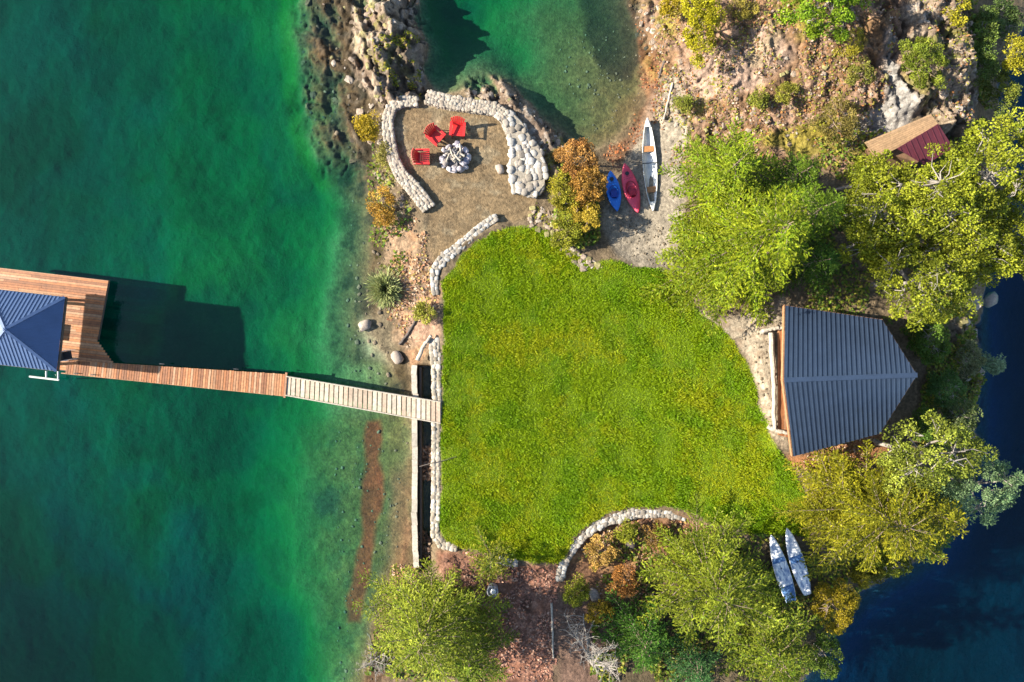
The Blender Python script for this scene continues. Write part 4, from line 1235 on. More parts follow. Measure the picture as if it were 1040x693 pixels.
cn = thing('canoe', 'long white open canoe with tan seats on the beach', 'canoe', z_point((659, 169)), heading((662, 216), (656, 122)))
L_, B_ = 5.45, .80; ns, na = 33, 11
v = []; f = []; ss = np.linspace(0, 1, ns); hb = B_ / 2 * np.clip(np.sin(PI * ss), 0, 1) ** .62; hb[0] = hb[-1] = .015
sheer = .29 + .16 * np.abs(2 * ss - 1) ** 3
for k_, off in ((0, 0), (1, .025)):
    for i in range(ns):
        for j in range(na):
            u = -1 + 2 * j / (na - 1)
            y_ = u * max(hb[i] - off, .004) * (.72 + .28 * abs(u)) ; z_ = off * 1.4 + .05 * abs(2 * ss[i] - 1) ** 4 + (sheer[i] - off * 1.4) * abs(u) ** 2.6
            v.append(((ss[i] - .5) * (L_ - off), y_, z_))
o_ = ns * na
for i in range(ns - 1):
    for j in range(na - 1):
        a, b_, c_, d_ = i * na + j, (i + 1) * na + j, (i + 1) * na + j + 1, i * na + j + 1
        f.append((a, d_, c_, b_)); f.append((o_ + a, o_ + b_, o_ + c_, o_ + d_))
    for j in (0, na - 1):
        a, b_ = i * na + j, (i + 1) * na + j; f.append((a, b_, o_ + b_, o_ + a))
b = MB(); b.add(v, f); b.build('hull', MAT['white'], cn, smooth=True)
for sg in (-1, 1):
    b = MB(); b.tube([((s_ - .5) * L_, sg * h_, z_ + .01) for s_, h_, z_ in zip(ss, hb, sheer)], .022, 6); b.build('gunwale', MAT['white'], cn)
for x_, wd in ((.95, .62), (-1.45, .5)):
    b = MB(); b.box((x_, 0, .27), (.34, wd, .035)); b.build('seat', MAT['tan'], cn)
b = MB(); b.tube([(.1, -.42, .33), (.1, .42, .33)], .03, 6); b.build('thwart', MAT['black'], cn)
for sg in (-1, 1):
    b = MB(); b.slab(np.array([(sg * 2.68, 0, .50), (sg * 2.2, .16, .46), (sg * 2.2, -.16, .46)]), .02); b.build('deck_plate', MAT['white'], cn)


def paddleboard(label, a, b_, Bm, tail, padcol, seed):
    pa = on_ground(*a); pb_ = on_ground(*b_); zz = max(pa[2], pb_[2]) + .4
    pa = P(*a, zz); pb_ = P(*b_, zz); L = np.linalg.norm(pa - pb_) * 1.06; Bm = Bm * 1.08
    t = thing('paddleboard', label, 'paddleboard', (pa + pb_) / 2, math.atan2(pa[1] - pb_[1], pa[0] - pb_[0]), 'paddleboards under the trees')
    ns, na = 30, 9; ss = np.linspace(0, 1, ns); s0 = tail
    hb = Bm / 2 * np.clip(np.sin(PI * (s0 + (1 - s0) * ss)), 0, 1) ** .6; hb[-1] = .02
    v = []; f = []
    for i in range(ns):
        rk_ = .12 * ss[i] ** 4
        for j in range(na):
            u = -1 + 2 * j / (na - 1); v.append(((ss[i] - .5) * L, u * hb[i], rk_ + .06 - .03 * abs(u) ** 4))
        for j in range(na):
            u = 1 - 2 * j / (na - 1); v.append(((ss[i] - .5) * L, u * hb[i] * .95, rk_ - .06 + .03 * abs(u) ** 4))
    m_ = 2 * na
    for i in range(ns - 1):
        for j in range(m_): f.append((i * m_ + j, (i + 1) * m_ + j, (i + 1) * m_ + (j + 1) % m_, i * m_ + (j + 1) % m_))
    f.append(tuple(range(m_))); f.append(tuple((ns - 1) * m_ + j for j in range(m_))[::-1])
    b = MB(); b.add(v, f); b.build('deck', MAT['board_top'], t, smooth=True)
    for s_a, s_b in padcol:
        b = MB(); k0, k1 = int(s_a * (ns - 1)), int(s_b * (ns - 1))
        vv = []; 
        for i in range(k0, k1 + 1):
            for u in (-.92, -.5, 0, .5, .92): vv.append(((ss[i] - .5) * L, u * hb[i], .12 * ss[i] ** 4 + .068 - .03 * abs(u) ** 4))
        ff = [(i * 5 + j, (i + 1) * 5 + j, (i + 1) * 5 + j + 1, i * 5 + j + 1) for i in range(k1 - k0) for j in range(4)]
        b.add(vv, ff); b.build('traction_pad', MAT['board_blue'], t)
    b = MB(); b.box((.0, 0, .078), (.1, .05, .02)); b.build('carry_handle', MAT['black'], t)
    b = MB(); b.slab(np.array([(-L * .42, -.008, -.06), (-L * .36, -.008, -.06), (-L * .42, -.008, -.24)]), .016); b.build('fin', MAT['black'], t)
    return t


paddleboard('white and blue paddleboard with a squared blue tail, by the pine', (783, 545), (803, 609), .82, .17, [(0.02, .25), (.6, .68)], 1)
paddleboard('white paddleboard with a blue middle band, next to golden shrub', (799, 538), (819.5, 602), .80, .10, [(.5, .6)], 2)

# barrel by the mulch
p = on_ground(500.5, 597)
br_ = thing('barrel', 'grey metal barrel standing on the mulch below the lawn', 'barrel', p)
b = MB(); b.lathe((0, 0, 0), [(.30, 0), (.31, .05), (.31, .3), (.32, .32), (.31, .34), (.31, .62), (.33, .66), (.28, .66), (.27, .5), (.02, .48)], 24); b.build('drum', MAT['barrel'], br_, smooth=False)
b = MB(); b.lathe((.05, -.02, .5), [(.15, 0), (.17, .1), (.10, .14), (.02, .12)], 16); b.build('lid', MAT['aluminium'], br_)

rr = np.random.default_rng(31)
for px, py, r, lb in [(603, 603, .38, 'grey boulder in the shrub bed below the curved wall'), (404, 363, .4, 'pink boulder at the waterline above the concrete lake wall'),
                      (371, 330, .42, 'pale boulder at the water edge below the spiky shrub'), (508, 172, .3, 'pale boulder lying on the gravel patio right of the fire pit'),
                      (1003, 305, .5, 'brown boulder on the steep east bank below the madrone'), (640, 552, .35, 'dark boulder under the inside of the curved wall')]:
    p = on_ground(px, py, r * .25); b = MB(); b.stone((0, 0, 0), (r, r * .75, r * .7), rr, (.27, .215, .17) if 'dark' not in lb else (.08, .06, .05))
    o = b.build('boulder', MAT['stone'], smooth=True); o.location = Vector(p); tag(o, lb, 'boulder')

# ================================================================ TREES
def leaf_quads(c, d, l, w, rng, flat=.5):
    """rhombic leaves: centres c, directions d"""
    n = len(c)
    d = d / (np.linalg.norm(d, axis=1)[:, None] + 1e-9)
    r = rng.normal(0, 1, (n, 3)) * np.array([1, 1, flat])
    s = np.cross(d, np.cross(r, d)); s = np.cross(d, np.array([0, 0, 1.0])) * .9 + s * .5
    s /= np.linalg.norm(s, axis=1)[:, None] + 1e-9
    l = np.broadcast_to(l, (n,))[:, None]; w = np.broadcast_to(w, (n,))[:, None]
    return np.stack([c - d * l * .5, c + s * w * .5 - d * l * .05, c + d * l * .5, c - s * w * .5 - d * l * .05], 1)


def conifer(name, label, apex_px, h, R, cA, cB, seed, dens=1.0, cat='tree', leaf=(.26, .1), pitch=.35, droop=.5, group=None, shape=.8, low=.1, bark='bark', sky=0.0, squash=(1, 1), z0=None):
    rng = np.random.default_rng(seed)
    zg = 1.2
    for _ in range(5):
        a = P(*apex_px, zg + h); zg = max(-.3, float(ground_z(a[0], a[1])[0]))
    t = thing(name, label, cat, (a[0], a[1], zg - .1), 0, group)
    tb = MB(); k = 9
    path = np.stack([rng.normal(0, .03 * h / 10, k).cumsum() * .6, rng.normal(0, .03 * h / 10, k).cumsum() * .6, np.linspace(0, h, k)], 1)
    rad = np.linspace(.022 * h + .04, .015, k); tb.tube(path, rad, 8)
    nb = int(h * 10.5 * dens)
    VV, CC = [], []
    az = rng.uniform(0, 6.28)
    cA = np.asarray(cA); cB = np.asarray(cB)
    lob = rng.uniform(.72, 1.18, 9)
    for i in range(nb):
        tt = low + (1 - low) * ((i + rng.uniform(0, 1)) / nb) ** 1.05
        az += 2.399 + rng.normal(0, .35)
        L = R * (1 - tt + .035) ** shape * rng.uniform(.68, 1.12) * lob[int((az % 6.2832) / 6.2832 * 9) % 9] + .12
        d = np.array([math.cos(az) * squash[0], math.sin(az) * squash[1], 0])
        up_ = pitch * (.4 + tt) + rng.normal(0, .1)
        c0_ = np.array([np.interp(tt * h, path[:, 2], path[:, 0]), np.interp(tt * h, path[:, 2], path[:, 1]), tt * h])
        ns = max(3, int(L / .17)); s = (np.arange(ns) + .6) / ns
        pos = c0_ + d * (L * s)[:, None] + np.array([0, 0, 1.0]) * (up_ * L * s - droop * L * s * s * .8)[:, None]
        if L > .8:
            kk = min(len(pos), 6); sel = np.linspace(0, len(pos) - 1, kk).astype(int)
            tb.tube(np.concatenate([[c0_], pos[sel]]), np.linspace(.012 + .012 * L, .006, kk + 1), 4)
        # flat fronds: side shoots in pairs along the branch, each closely set with needles
        nf = max(3, int(L / .21)); sf = (np.arange(nf) + .7) / nf
        pf = c0_ + d * (L * sf)[:, None] + np.array([0, 0, 1.0]) * (up_ * L * sf - droop * L * sf * sf * .8)[:, None]
        bl = (0.26 * L * (1 - sf) ** .7 + .26) * rng.uniform(.65, 1.25, nf)
        perp = np.array([-d[1], d[0], 0])
        bt = rng.uniform(0, 1); br__ = rng.uniform(.55, 1.25)
        tilt = rng.normal(0, .22, nf)
        for sg in (-1, 1, 0):
            ang_ = rng.normal(.80, .12, nf)
            if sg == 0:
                dd = np.tile(d, (nf, 1)) + rng.normal(0, .15, (nf, 3)); ll = np.full(nf, .22)
            else:
                dd = d * np.cos(ang_)[:, None] + perp * sg * np.sin(ang_)[:, None] + np.array([0, 0, 1.0]) * (tilt * sg + .08)[:, None]; ll = bl
            nl = max(3, int(ll.max() / .062))
            shade = rng.uniform(.75, 1.25, nf)
            for q_ in range(nl):
                u = (q_ + .5) * .062
                ok = u < ll
                if not ok.any(): continue
                m_ = ok.sum()
                c = pf[ok] + dd[ok] * u - np.array([0, 0, 1.0]) * (.4 * u * u) + rng.normal(0, .018, (m_, 3))
                crs = np.cross(dd[ok], np.array([0, 0, 1.0])); crs /= np.linalg.norm(crs, axis=1)[:, None] + 1e-9
                dl = dd[ok] + crs * (rng.choice([-1, 1], m_) * rng.uniform(.3, .9, m_))[:, None] + rng.normal(0, .16, (m_, 3))
                VV.append(leaf_quads(c, dl, .58 * leaf[0] * rng.uniform(.7, 1.3, m_), leaf[1] * .62 * rng.uniform(.7, 1.4, m_), rng))
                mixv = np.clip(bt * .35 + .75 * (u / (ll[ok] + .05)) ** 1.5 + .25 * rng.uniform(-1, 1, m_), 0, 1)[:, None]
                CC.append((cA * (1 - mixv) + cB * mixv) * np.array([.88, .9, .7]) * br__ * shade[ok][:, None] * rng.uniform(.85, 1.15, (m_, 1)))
    tb.build('trunk', MAT[bark], t)
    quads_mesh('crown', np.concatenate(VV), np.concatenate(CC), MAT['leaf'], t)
    return t


def broadleaf(name, label, crown_px, zc, rad, cA, cB, seed, nclump=70, lpc=55, cat='tree', leaf=(.17, .10), bark='pale_bark', base_px=None, group=None, clump_r=.42, limbs=8, hollow=.45, inner=True, base_off=(0, 0)):
    """limbs reach out to clumps of leaves spread through an uneven crown; zc = height of the crown's middle, rad = (rx, ry, rz)"""
    rng = np.random.default_rng(seed)
    zg = 1.0; c = P(*crown_px, zc)
    if base_px is not None: bxy = on_ground(*base_px)
    else:
        bxy = np.array([c[0] + base_off[0], c[1] + base_off[1], 0]); bxy[2] = float(ground_z(bxy[0], bxy[1])[0])
    bxy[2] = max(bxy[2], -.4)
    t = thing(name, label, cat, (bxy[0], bxy[1], bxy[2] - .08), 0, group)
    org = np.array(t.location); cc = c - org
    rad = np.asarray(rad, float); tb = MB()
    top = cc.copy(); top[2] = max(cc[2] - rad[2] * .45, .25)
    k = 6; u = np.linspace(0, 1, k)[:, None]
    path = np.array([0, 0, 0]) * (1 - u) + top * u + np.array([0, 0, 1.0]) * 0
    path[1:-1] += rng.normal(0, .05 * rad.mean(), (k - 2, 3)) * np.array([1, 1, .2])
    size = rad.max(); r0_ = .035 * size + .03
    tb.tube(path, np.linspace(r0_, r0_ * .7, k), 8)
    lob = rng.uniform(.7, 1.15, 10)
    hubs = []
    for i in range(limbs):
        a = i * 2.399 + rng.uniform(0, .6); el = rng.uniform(-.05, 1.0)
        v = np.array([math.cos(a) * math.cos(el), math.sin(a) * math.cos(el), math.sin(el)])
        hubs.append(cc + v * rad * .55 * rng.uniform(.8, 1.1))
    hubs = np.array(hubs)
    for hb_ in hubs:
        mid = (top + hb_) / 2 + rng.normal(0, .08 * size, 3)
        tb.tube([path[-1], mid, hb_], [r0_ * .6, r0_ * .45, r0_ * .3], 6)
    VV, CC = [], []
    cA = np.asarray(cA); cB = np.asarray(cB)
    for i in range(nclump):
        a = rng.uniform(0, 2 * PI); el = math.asin(rng.uniform(-.35, 1.0)); rr_ = rng.uniform(hollow, 1.0) ** .6 * lob[int(a / 6.2832 * 10) % 10]
        v = np.array([math.cos(a) * math.cos(el), math.sin(a) * math.cos(el), math.sin(el)])
        p = cc + v * rad * rr_
        if p[2] < .15: p[2] = .15 + rng.uniform(0, .15)
        j = np.argmin(np.linalg.norm(hubs - p, axis=1))
        mid = (hubs[j] + p) / 2 + rng.normal(0, .06 * size, 3)
        tb.tube([hubs[j], mid, p], [r0_ * .26, r0_ * .18, .008], 4)
        n = int(lpc * 2.1 * rng.uniform(.6, 1.4)); cr = clump_r * rng.uniform(.65, 1.3)
        q_ = rng.normal(0, 1, (n, 3)); q_ /= np.linalg.norm(q_, axis=1)[:, None]; q_ *= rng.uniform(.25, 1, (n, 1)) ** .5
        cen = p + q_ * np.array([cr, cr, cr * .6])
        dl = q_ * np.array([1, 1, .4]) + rng.normal(0, .45, (n, 3)) + np.array([0, 0, .15])
        VV.append(leaf_quads(cen, dl, .68 * leaf[0] * rng.uniform(.7, 1.35, n), leaf[1] * .72 * rng.uniform(.7, 1.35, n), rng, .8))
        bt = rng.uniform(0, 1); br__ = rng.uniform(.55, 1.3)
        mixv = np.clip(.7 * bt + .3 * rng.uniform(0, 1, n), 0, 1)[:, None]
        CC.append((cA * (1 - mixv) + cB * mixv) * np.array([.88, .9, .7]) * br__ * rng.uniform(.75, 1.25, (n, 1)))
    tb.build('trunk' if cat == 'tree' else 'stems', MAT[bark], t)
    quads_mesh('crown' if cat == 'tree' else 'foliage', np.concatenate(VV), np.concatenate(CC), MAT['leaf'], t)
    return t


def bare(name, label, px, h, spread, seed, mat='pale_bark', lean=(0, 0), cat='tree'):
    rng = np.random.default_rng(seed); p = on_ground(*px)
    t = thing(name, label, cat, p); trunk, twig = MB(), MB()

    def grow(a, d, L, r, lev):
        pts = [a]; dd = d.copy()
        for _ in range(4):
            dd = dd + rng.normal(0, .16, 3); dd /= np.linalg.norm(dd); pts.append(pts[-1] + dd * L / 4)
        (trunk if lev < 2 else twig).tube(pts, np.linspace(r, r * .55, 5), 6 if lev < 2 else 4)
        if lev >= 3: return
        for _ in range([9, 6, 5][lev]):
            q_ = rng.uniform(.3, 1.0); i = min(3, int(q_ * 4)); st = pts[i] + (pts[i + 1] - pts[i]) * (q_ * 4 - i)
            nd_ = dd * .5 + rng.normal(0, 1, 3) * np.array([1, 1, .45]) * spread; nd_[2] += .15; nd_ /= np.linalg.norm(nd_)
            grow(st, nd_, L * rng.uniform(.4, .62), r * .5, lev + 1)
    d0 = np.array([lean[0], lean[1], 1.0]); grow(np.zeros(3), d0 / np.linalg.norm(d0), h, .025 * h + .02, 0)
    trunk.build('trunk', MAT[mat], t); twig.build('twigs', MAT[mat], t)
    return t


LIME = (.135, .20, .012); LIME2 = (.24, .27, .02); DKG = (.035, .085, .012); MIDG = (.085, .135, .014)
YEL = (.26, .24, .018); GOLD = (.34, .22, .02); OLIVE = (.14, .145, .022); PALEG = (.22, .25, .06)

# cedar group left of the cabin
conifer('cedar_tree', 'tall bright lime-green cedar beside the canoe, largest of the trees', (806, 224), 10.5, 4.5, (.12, .185, .010), (.27, .285, .016), 101, 1.25, leaf=(.28, .10), low=.05, shape=.62)
conifer('cedar_tree', 'lower lime-green cedar at the top of the beach above the tall cedar', (752, 163), 6.0, 3.6, LIME, LIME2, 102, 1.15, leaf=(.28, .11), low=.08, shape=.6)
conifer('cedar_tree', 'green cedar overhanging the top right corner of the lawn', (760, 258), 6.5, 3.7, (.115, .185, .012), (.23, .25, .02), 103, 1.1, leaf=(.28, .10), low=.08, shape=.6)
conifer('fir_tree', 'dark green fir standing in shade behind the tall cedar', (850, 205), 7.5, 2.9, MIDG, LIME, 104, 1.0, leaf=(.24, .09))
conifer('fir_tree', 'small dark fir in shade between the cedar and the madrones', (845, 262), 4.5, 2.2, DKG, MIDG, 105, 1.0, leaf=(.24, .09))

conifer('fir_tree', 'dark fir in the shade above the tall cedar, below the brownish shrub', (826, 168), 5.0, 2.5, (.05, .10, .012), (.14, .19, .016), 106, 1.0, leaf=(.24, .09))
# madrones, upper right
MG = 'madrone trees between the shed and the east bank'
for k, (px, py, zc, rad, nc, lb) in enumerate([
        (900, 208, 6.0, (2.6, 2.3, 2.3), 92, 'round yellow-green madrone directly below the shed'),
        (957, 205, 7.0, (2.8, 2.5, 2.3), 100, 'madrone with bare pale limbs showing in the middle of its crown'),
        (1015, 168, 7.4, (2.9, 2.4, 2.3), 104, 'bright yellow-green madrone at the frame edge beside the shed'),
        (935, 285, 5.6, (2.9, 2.3, 2.3), 100, 'pale madrone leaning over the upper right corner of the cabin roof'),
        (985, 248, 5.6, (2.6, 2.3, 2.3), 84, 'madrone spreading over the east bank above the dark water'),
        (1042, 240, 5.6, (2.6, 2.6, 2.3), 84, 'madrone overhanging the east water at the frame edge'),
        (888, 181, 5.2, (1.6, 1.2, 1.1), 40, 'small madrone between the fir and the shed deck'),
        (890, 245, 4.6, (1.8, 1.6, 1.1), 44, 'shaded madrone between the dark fir and the pale madrone')]):
    broadleaf('madrone_tree', lb, (px, py), zc, rad, (.105, .13, .010), (.285, .29, .026), 200 + k, int(nc * 1.0), 58, leaf=(.18, .11), clump_r=.44, limbs=9, group=MG, base_off=(-.6, .1))

# trees below the cabin
conifer('pine_tree', 'golden-green pine below the cabin beside the paddleboards', (930, 538), 7.0, 4.8, (.10, .11, .008), (.29, .255, .016), 301, 1.15, leaf=(.27, .10), pitch=.5, droop=.35, low=.12, shape=.62)
conifer('pine_tree', 'smaller golden pine at the lower right corner of the lawn', (868, 500), 4.2, 2.4, (.12, .12, .010), (.29, .25, .016), 302, 1.1, leaf=(.25, .10), pitch=.5, droop=.35)
broadleaf('madrone_tree', 'pale green madrone with a bare silver limb below the cabin', (940, 462), 5.4, (2.9, 2.2, 1.9), (.12, .15, .02), (.29, .31, .05), 303, 74, 55, leaf=(.18, .11), clump_r=.48, base_off=(-.7, .2))
broadleaf('willow_tree', 'blue-green leafy tree leaning over the dark east water', (997, 494), 4.8, (2.3, 2.2, 1.4), (.11, .19, .10), (.24, .33, .18), 304, 66, 55, leaf=(.2, .08), clump_r=.42, base_off=(-1.5, .3))
broadleaf('golden_shrub', 'round golden shrub at the water below the paddleboards', (848, 612), 1.6, (1.45, 1.7, 1.1), (.22, .17, .012), (.36, .26, .02), 305, 55, 70, cat='shrub', leaf=(.13, .08), clump_r=.34, limbs=6, bark='bark')

conifer('pine_tree', 'golden pine spreading over the water right of the golden shrub', (974, 532), 6.8, 3.0, (.10, .11, .008), (.29, .255, .016), 306, 1.1, leaf=(.25, .10), pitch=.5, droop=.35)
conifer('pine_tree', 'small golden pine behind the two paddleboards', (862, 543), 4.2, 2.0, (.10, .11, .008), (.28, .245, .016), 307, 1.1, leaf=(.25, .10), pitch=.5, droop=.35)
# trees along the bottom
conifer('pine_tree', 'tall pale yellow-green pine below the curved wall', (742, 618), 7.5, 4.4, (.095, .135, .010), (.265, .28, .028), 401, 1.25, leaf=(.27, .10), pitch=.5, droop=.3, low=.1, shape=.6)
conifer('pine_tree', 'pine at the bottom edge of the picture beside the dark water', (805, 690), 6.0, 3.4, (.07, .115, .010), (.22, .235, .024), 402, 1.1, leaf=(.26, .10), pitch=.5, droop=.3)
conifer('fir_tree', 'deep green shaded fir between the bare tree and the pale pine', (660, 668), 4.6, 2.8, (.035, .10, .014), (.08, .15, .02), 403, 1.1, leaf=(.24, .10))
conifer('fir_tree', 'small bluish fir in the shade at the bottom edge below the pale pine', (715, 695), 3.4, 2.3, (.03, .09, .03), (.07, .14, .05), 404, 1.1, leaf=(.24, .10))
conifer('pine_tree', 'pale lime pine leaning over the lake at the foot of the lake wall', (425, 668), 8.0, 4.0, (.11, .15, .012), (.295, .31, .038), 405, 1.2, leaf=(.26, .09), pitch=.5, droop=.3, low=.1, shape=.62)
conifer('pine_tree', 'green pine at the bottom edge beside the mulch path', (475, 690), 6.0, 2.9, (.085, .13, .012), (.24, .265, .032), 406, 1.15, leaf=(.26, .09), pitch=.5, droop=.3)
conifer('pine_tree', 'small dark-branched pine at the lower left corner of the lawn', (498, 578), 2.8, 1.7, (.06, .10, .012), (.26, .24, .02), 407, 1.0, leaf=(.25, .09), pitch=.5, droop=.3)
bare('bare_tree', 'leafless grey tree beside the mulch path', (598, 646), 3.2, 1.0, 501, lean=(.05, -.25))
bare('dead_branch', 'bleached leafless bough reaching over the lake beside the lime pine', (398, 660), 1.6, .9, 502, lean=(-1.6, -.6), cat='branch')

# knoll trees
broadleaf('leafy_tree', 'bright green round tree at the top edge of the rocky knoll', (836, 6), 5.0, (2.1, 1.8, 1.5), (.11, .20, .012), (.22, .29, .02), 601, 75, 70, leaf=(.17, .11), clump_r=.42, limbs=8)
broadleaf('yellow_shrub', 'tall sulphur-yellow shrub on the knoll above the cove beach', (711, 22), 3.2, (1.1, 2.0, 1.0), (.30, .27, .015), (.42, .36, .02), 602, 62, 60, cat='shrub', leaf=(.14, .09), clump_r=.34, bark='bark')
broadleaf('yellow_shrub', 'small yellow shrub at the top edge beside the cove', (682, 6), 1.8, (.7, .8, .6), (.30, .22, .015), (.40, .30, .03), 603, 22, 50, cat='shrub', leaf=(.13, .08), clump_r=.28, bark='bark')
broadleaf('green_shrub', 'round olive-green shrub beside the gravel path', (935, 66), 4.3, (1.25, 1.4, .7), (.12, .16, .02), (.22, .24, .03), 604, 52, 60, cat='shrub', leaf=(.13, .08), clump_r=.3, bark='bark')
broadleaf('brown_shrub', 'brownish olive shrub on the slope above the small madrone', (850, 124), 3.0, (1.3, 1.2, .6), (.13, .12, .03), (.26, .19, .06), 605, 44, 50, cat='shrub', leaf=(.12, .07), clump_r=.3, bark='bark')
for k, (px, py, zc, r, cA, cB, lb) in enumerate([
        (865, 45, 3.6, .8, (.26, .22, .02), (.36, .30, .04), 'low mossy yellow shrub below the bright green round tree'),
        (800, 95, 2.6, .6, (.20, .20, .03), (.32, .28, .05), 'small olive shrub in the middle of the rocky knoll'),
        (770, 100, 2.5, .5, (.17, .20, .03), (.30, .28, .05), 'little green shrub on the knoll above the lower cedar'),
        (755, 10, 2.9, .7, (.24, .20, .04), (.34, .26, .06), 'straw-coloured shrub at the top edge right of the yellow shrub'),
        (975, 12, 3.6, .8, (.30, .26, .02), (.40, .34, .03), 'yellow shrub on the cliff top at the top edge'),
        (875, 75, 3.2, .7, (.14, .15, .03), (.24, .21, .05), 'dull olive shrub left of the gravel path'),
        (695, 105, 1.4, .45, (.16, .19, .03), (.28, .27, .05), 'small weedy shrub beside the pale driftwood')]):
    broadleaf('low_shrub', lb, (px, py), zc, (r * 1.1, r, r * .55), cA, cB, 620 + k, 20, 45, cat='shrub', leaf=(.11, .07), clump_r=.27, limbs=5, bark='bark', group='small shrubs on the knoll')

# bushes on the shore
for k, (px, py, zc, rad, nc, cA, cB, lb) in enumerate([
        (585, 160, 2.0, (1.1, 1.3, .8), 52, (.27, .11, .035), (.42, .22, .075), 'rusty orange bush at the tip of the rock bank'),
        (596, 190, 2.0, (1.0, 1.2, .8), 50, (.28, .13, .03), (.43, .24, .06), 'orange bush right beside the blue kayak'),
        (572, 194, 1.8, (.9, 1.6, .6), 46, (.20, .19, .02), (.34, .28, .03), 'yellow-green bush between the white boulders and the orange bush'),
        (594, 218, 1.8, (.9, .9, .6), 34, (.36, .24, .025), (.50, .36, .06), 'golden bush just below the orange bush'),
        (574, 236, 1.6, (.9, .9, .5), 30, (.17, .19, .02), (.30, .27, .03), 'olive bush at the top right corner of the lawn'),
        (388, 212, 1.2, (.8, 1.2, .5), 30, (.36, .17, .03), (.48, .30, .06), 'orange shrub on the lake bank below the patio wall'),
        (375, 130, 1.0, (.75, .75, .5), 26, (.36, .24, .015), (.48, .34, .03), 'egg-yellow shrub on the lake bank beside the patio wall'),
        (392, 160, 1.0, (.5, .8, .35), 16, (.22, .20, .05), (.34, .28, .08), 'straw-coloured weeds against the lake side of patio wall'),
        (432, 318, 1.4, (.6, .6, .35), 16, (.20, .20, .03), (.32, .29, .05), 'low green weed clump at the upper left edge of the lawn'),
        (398, 395, .25, (.3, .3, .2), 8, (.24, .22, .03), (.34, .30, .05), 'tiny green tuft in the shallows beside the gangway')][:9]):
    broadleaf('bush', lb, (px, py), zc, rad, cA, cB, 700 + k, nc, 60, cat='bush', leaf=(.13, .075), clump_r=.3, limbs=5, bark='bark', group='bushes along the shore')

# spiky grey-green shrub
rng = np.random.default_rng(720); p = on_ground(392, 294)
t = thing('spiky_shrub', 'spiky grey-green shrub on the lake bank left of the lawn', 'shrub', p)
n = 2600; a = rng.uniform(0, 2 * PI, n); el = rng.uniform(.1, 1.3, n); L = rng.uniform(.6, 1.45, n)
d = np.stack([np.cos(a) * np.cos(el), np.sin(a) * np.cos(el), np.sin(el)], 1)
c = d * (L * rng.uniform(.35, 1, n))[:, None] + np.array([0, 0, .05])
bt = fbm(a * 2, el * 3, 5, 2)[:, None]
C = np.array([.16, .20, .06]) * (1 - bt) + np.array([.36, .36, .16]) * bt
quads_mesh('foliage', leaf_quads(c, d + rng.normal(0, .12, (n, 3)), .38, .05, rng), C * rng.uniform(.7, 1.3, (n, 1)), MAT['leaf'], t)
b = MB()
for k in range(14):
    a = k * 2.4; e = rng.uniform(.3, 1.2); dd = np.array([math.cos(a) * math.cos(e), math.sin(a) * math.cos(e), math.sin(e)])
    b.tube([np.zeros(3), dd * .5, dd * 1.05], [.025, .018, .006], 5)
b.build('stems', MAT['bark'], t)

# shrubs in the curved bed and on the shaded east bank
for k, (px, py, zc, rad, nc, cA, cB, lb) in enumerate([
        (585, 600, 1.5, (.8, .8, .5), 22, (.16, .18, .02), (.30, .28, .03), 'yellow-green shrub inside the left end of the curved wall'),
        (612, 560, 1.3, (.9, .9, .45), 24, (.40, .22, .05), (.52, .33, .12), 'tan-orange shrub just under the crown of the curved wall'),
        (637, 540, 1.4, (.7, .6, .45), 18, (.20, .22, .02), (.30, .29, .03), 'small green shrub touching the curved wall'),
        (632, 590, 1.4, (1.0, .8, .5), 26, (.34, .13, .04), (.46, .22, .07), 'rust-red shrub left of the tall pale pine'),
        (610, 622, 1.4, (.8, .6, .4), 18, (.30, .20, .02), (.38, .25, .03), 'ochre shrub behind the bare grey tree'),
        (665, 545, 1.4, (.8, .7, .4), 18, (.14, .09, .03), (.30, .16, .05), 'dark brown shrub under the right end of the curved wall')]):
    broadleaf('bed_shrub', lb, (px, py), zc, rad, cA, cB, 740 + k, nc, 55, cat='shrub', leaf=(.13, .08), clump_r=.3, limbs=5, bark='bark', group='shrubs in the curved bed')
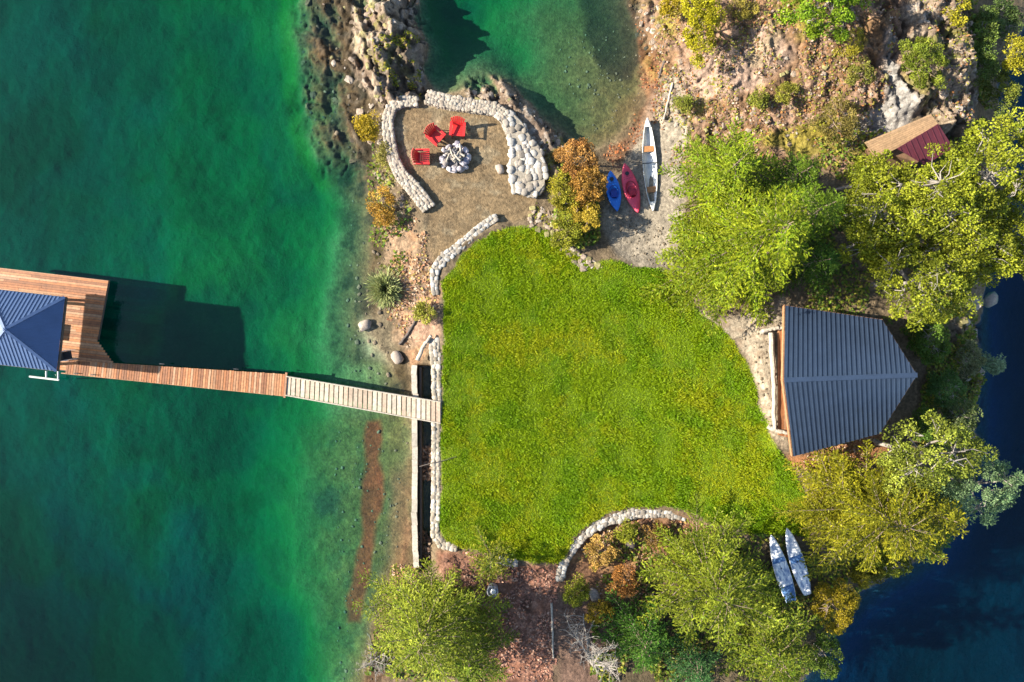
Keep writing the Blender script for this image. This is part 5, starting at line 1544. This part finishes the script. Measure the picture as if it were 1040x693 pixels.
for k, (px, py, zc, rad, nc, cA, cB, lb) in enumerate([
        (945, 345, 2.6, (1.1, 1.3, .8), 34, (.06, .12, .02), (.12, .18, .03), 'dark green shaded shrub behind the upper corner of the cabin'),
        (960, 395, 2.2, (1.2, 1.1, .7), 34, (.05, .11, .03), (.10, .17, .05), 'deep green shaded shrub behind the ridge end of the cabin'),
        (975, 425, 2.0, (1.0, 1.0, .6), 26, (.07, .10, .04), (.14, .17, .07), 'grey-green shaded shrub low on the east bank'),
        (985, 365, 1.9, (.7, 1.0, .5), 22, (.10, .12, .06), (.2, .2, .12), 'mottled shrub on the rocks of the east bank'),
        (1010, 368, 1.0, (.7, .55, .4), 18, (.16, .24, .15), (.26, .34, .24), 'pale teal shrub overhanging the dark east water'),
        (940, 430, 2.2, (.9, .9, .6), 22, (.06, .12, .02), (.12, .2, .03), 'dark shrub between the cabin and the pale madrone'),
        (1000, 30, 2.0, (.7, 1.3, .6), 26, (.07, .11, .03), (.16, .2, .04), 'dark ivy-like shrub on the shaded cliff face'),
        (1018, 95, 1.8, (.8, 1.2, .6), 26, (.08, .12, .03), (.22, .22, .03), 'dark shrub at the cliff foot above the madrones'),
        (905, 572, 1.3, (1.1, .8, .7), 28, (.09, .13, .015), (.22, .22, .02), 'low shrub hanging over the water right of the golden shrub'),
        (938, 556, 1.3, (1.1, .8, .7), 28, (.08, .13, .02), (.20, .22, .03), 'green shrub hanging over the water below the golden pine'),
        (880, 585, 1.1, (.9, .7, .6), 24, (.12, .12, .015), (.26, .22, .02), 'ochre shrub at the waterline touching the golden shrub'),
        (838, 665, 1.6, (1.2, 1.1, .8), 34, (.06, .11, .015), (.15, .2, .03), 'dark green shrub on the shore below the golden shrub'),
        (965, 488, 2.4, (1.1, 1.1, .7), 30, (.07, .12, .03), (.15, .2, .05), 'dark green shrub between the golden pine and blue-green tree'),
        (996, 62, 2.6, (.8, 1.2, .6), 28, (.06, .10, .02), (.14, .18, .04), 'dark bush half way down the shaded cliff'),
        (1018, 18, 1.6, (1.0, 1.2, .6), 28, (.05, .09, .03), (.12, .16, .05), 'dark bush at the cliff foot by the top right corner'),
        (1030, 55, 2.6, (.8, 1.1, .7), 26, (.30, .27, .02), (.40, .34, .03), 'yellow tree branch shrub at the right frame edge by cliff')]):
    broadleaf('bank_shrub', lb, (px, py), zc, rad, cA, cB, 760 + k, nc, 55, cat='shrub', leaf=(.14, .09), clump_r=.34, limbs=5, bark='pale_bark', group='shrubs on the east bank')

# ================================================================ LIGHT, SKY, CAMERA
EL = math.radians(27.0)
to_sun = Vector((-math.cos(EL), 0.045 * math.cos(EL), math.sin(EL)))
wd_ = bpy.data.worlds.new("World"); S.world = wd_; wd_.use_nodes = True
nt = wd_.node_tree; bg = nt.nodes.get('Background')
sk = nt.nodes.new('ShaderNodeTexSky'); sk.sky_type = 'NISHITA'; sk.sun_disc = False
sk.sun_elevation = EL; sk.sun_rotation = math.atan2(to_sun.x, to_sun.y) % (2 * PI)
sk.air_density = 1.0; sk.dust_density = 0.6; sk.ozone_density = 1.6
nt.links.new(sk.outputs[0], bg.inputs[0]); bg.inputs[1].default_value = 0.095
sd = bpy.data.lights.new('sun', 'SUN'); sd.energy = 5.0; sd.angle = math.radians(.53); sd.color = (1.0, .93, .80)
so = bpy.data.objects.new('sun', sd); COL.objects.link(so); so.rotation_euler = (-to_sun).to_track_quat('-Z', 'Y').to_euler()
cd = bpy.data.cameras.new('camera'); co_ = bpy.data.objects.new('camera', cd); COL.objects.link(co_)
co_.location = (0, 0, CAM_H); co_.rotation_euler = (0, 0, 0)
cd.sensor_width = 36; cd.lens = 36 * FPX / 1040; cd.clip_end = 5000; cd.clip_start = .5
S.camera = co_
S.view_settings.view_transform = 'Standard'; S.view_settings.look = 'None'; S.view_settings.exposure = 1.8; S.view_settings.gamma = 1
S.view_settings.use_curve_mapping = False
S.cycles.max_bounces = 8; S.cycles.transparent_max_bounces = 16; S.cycles.use_denoising = True
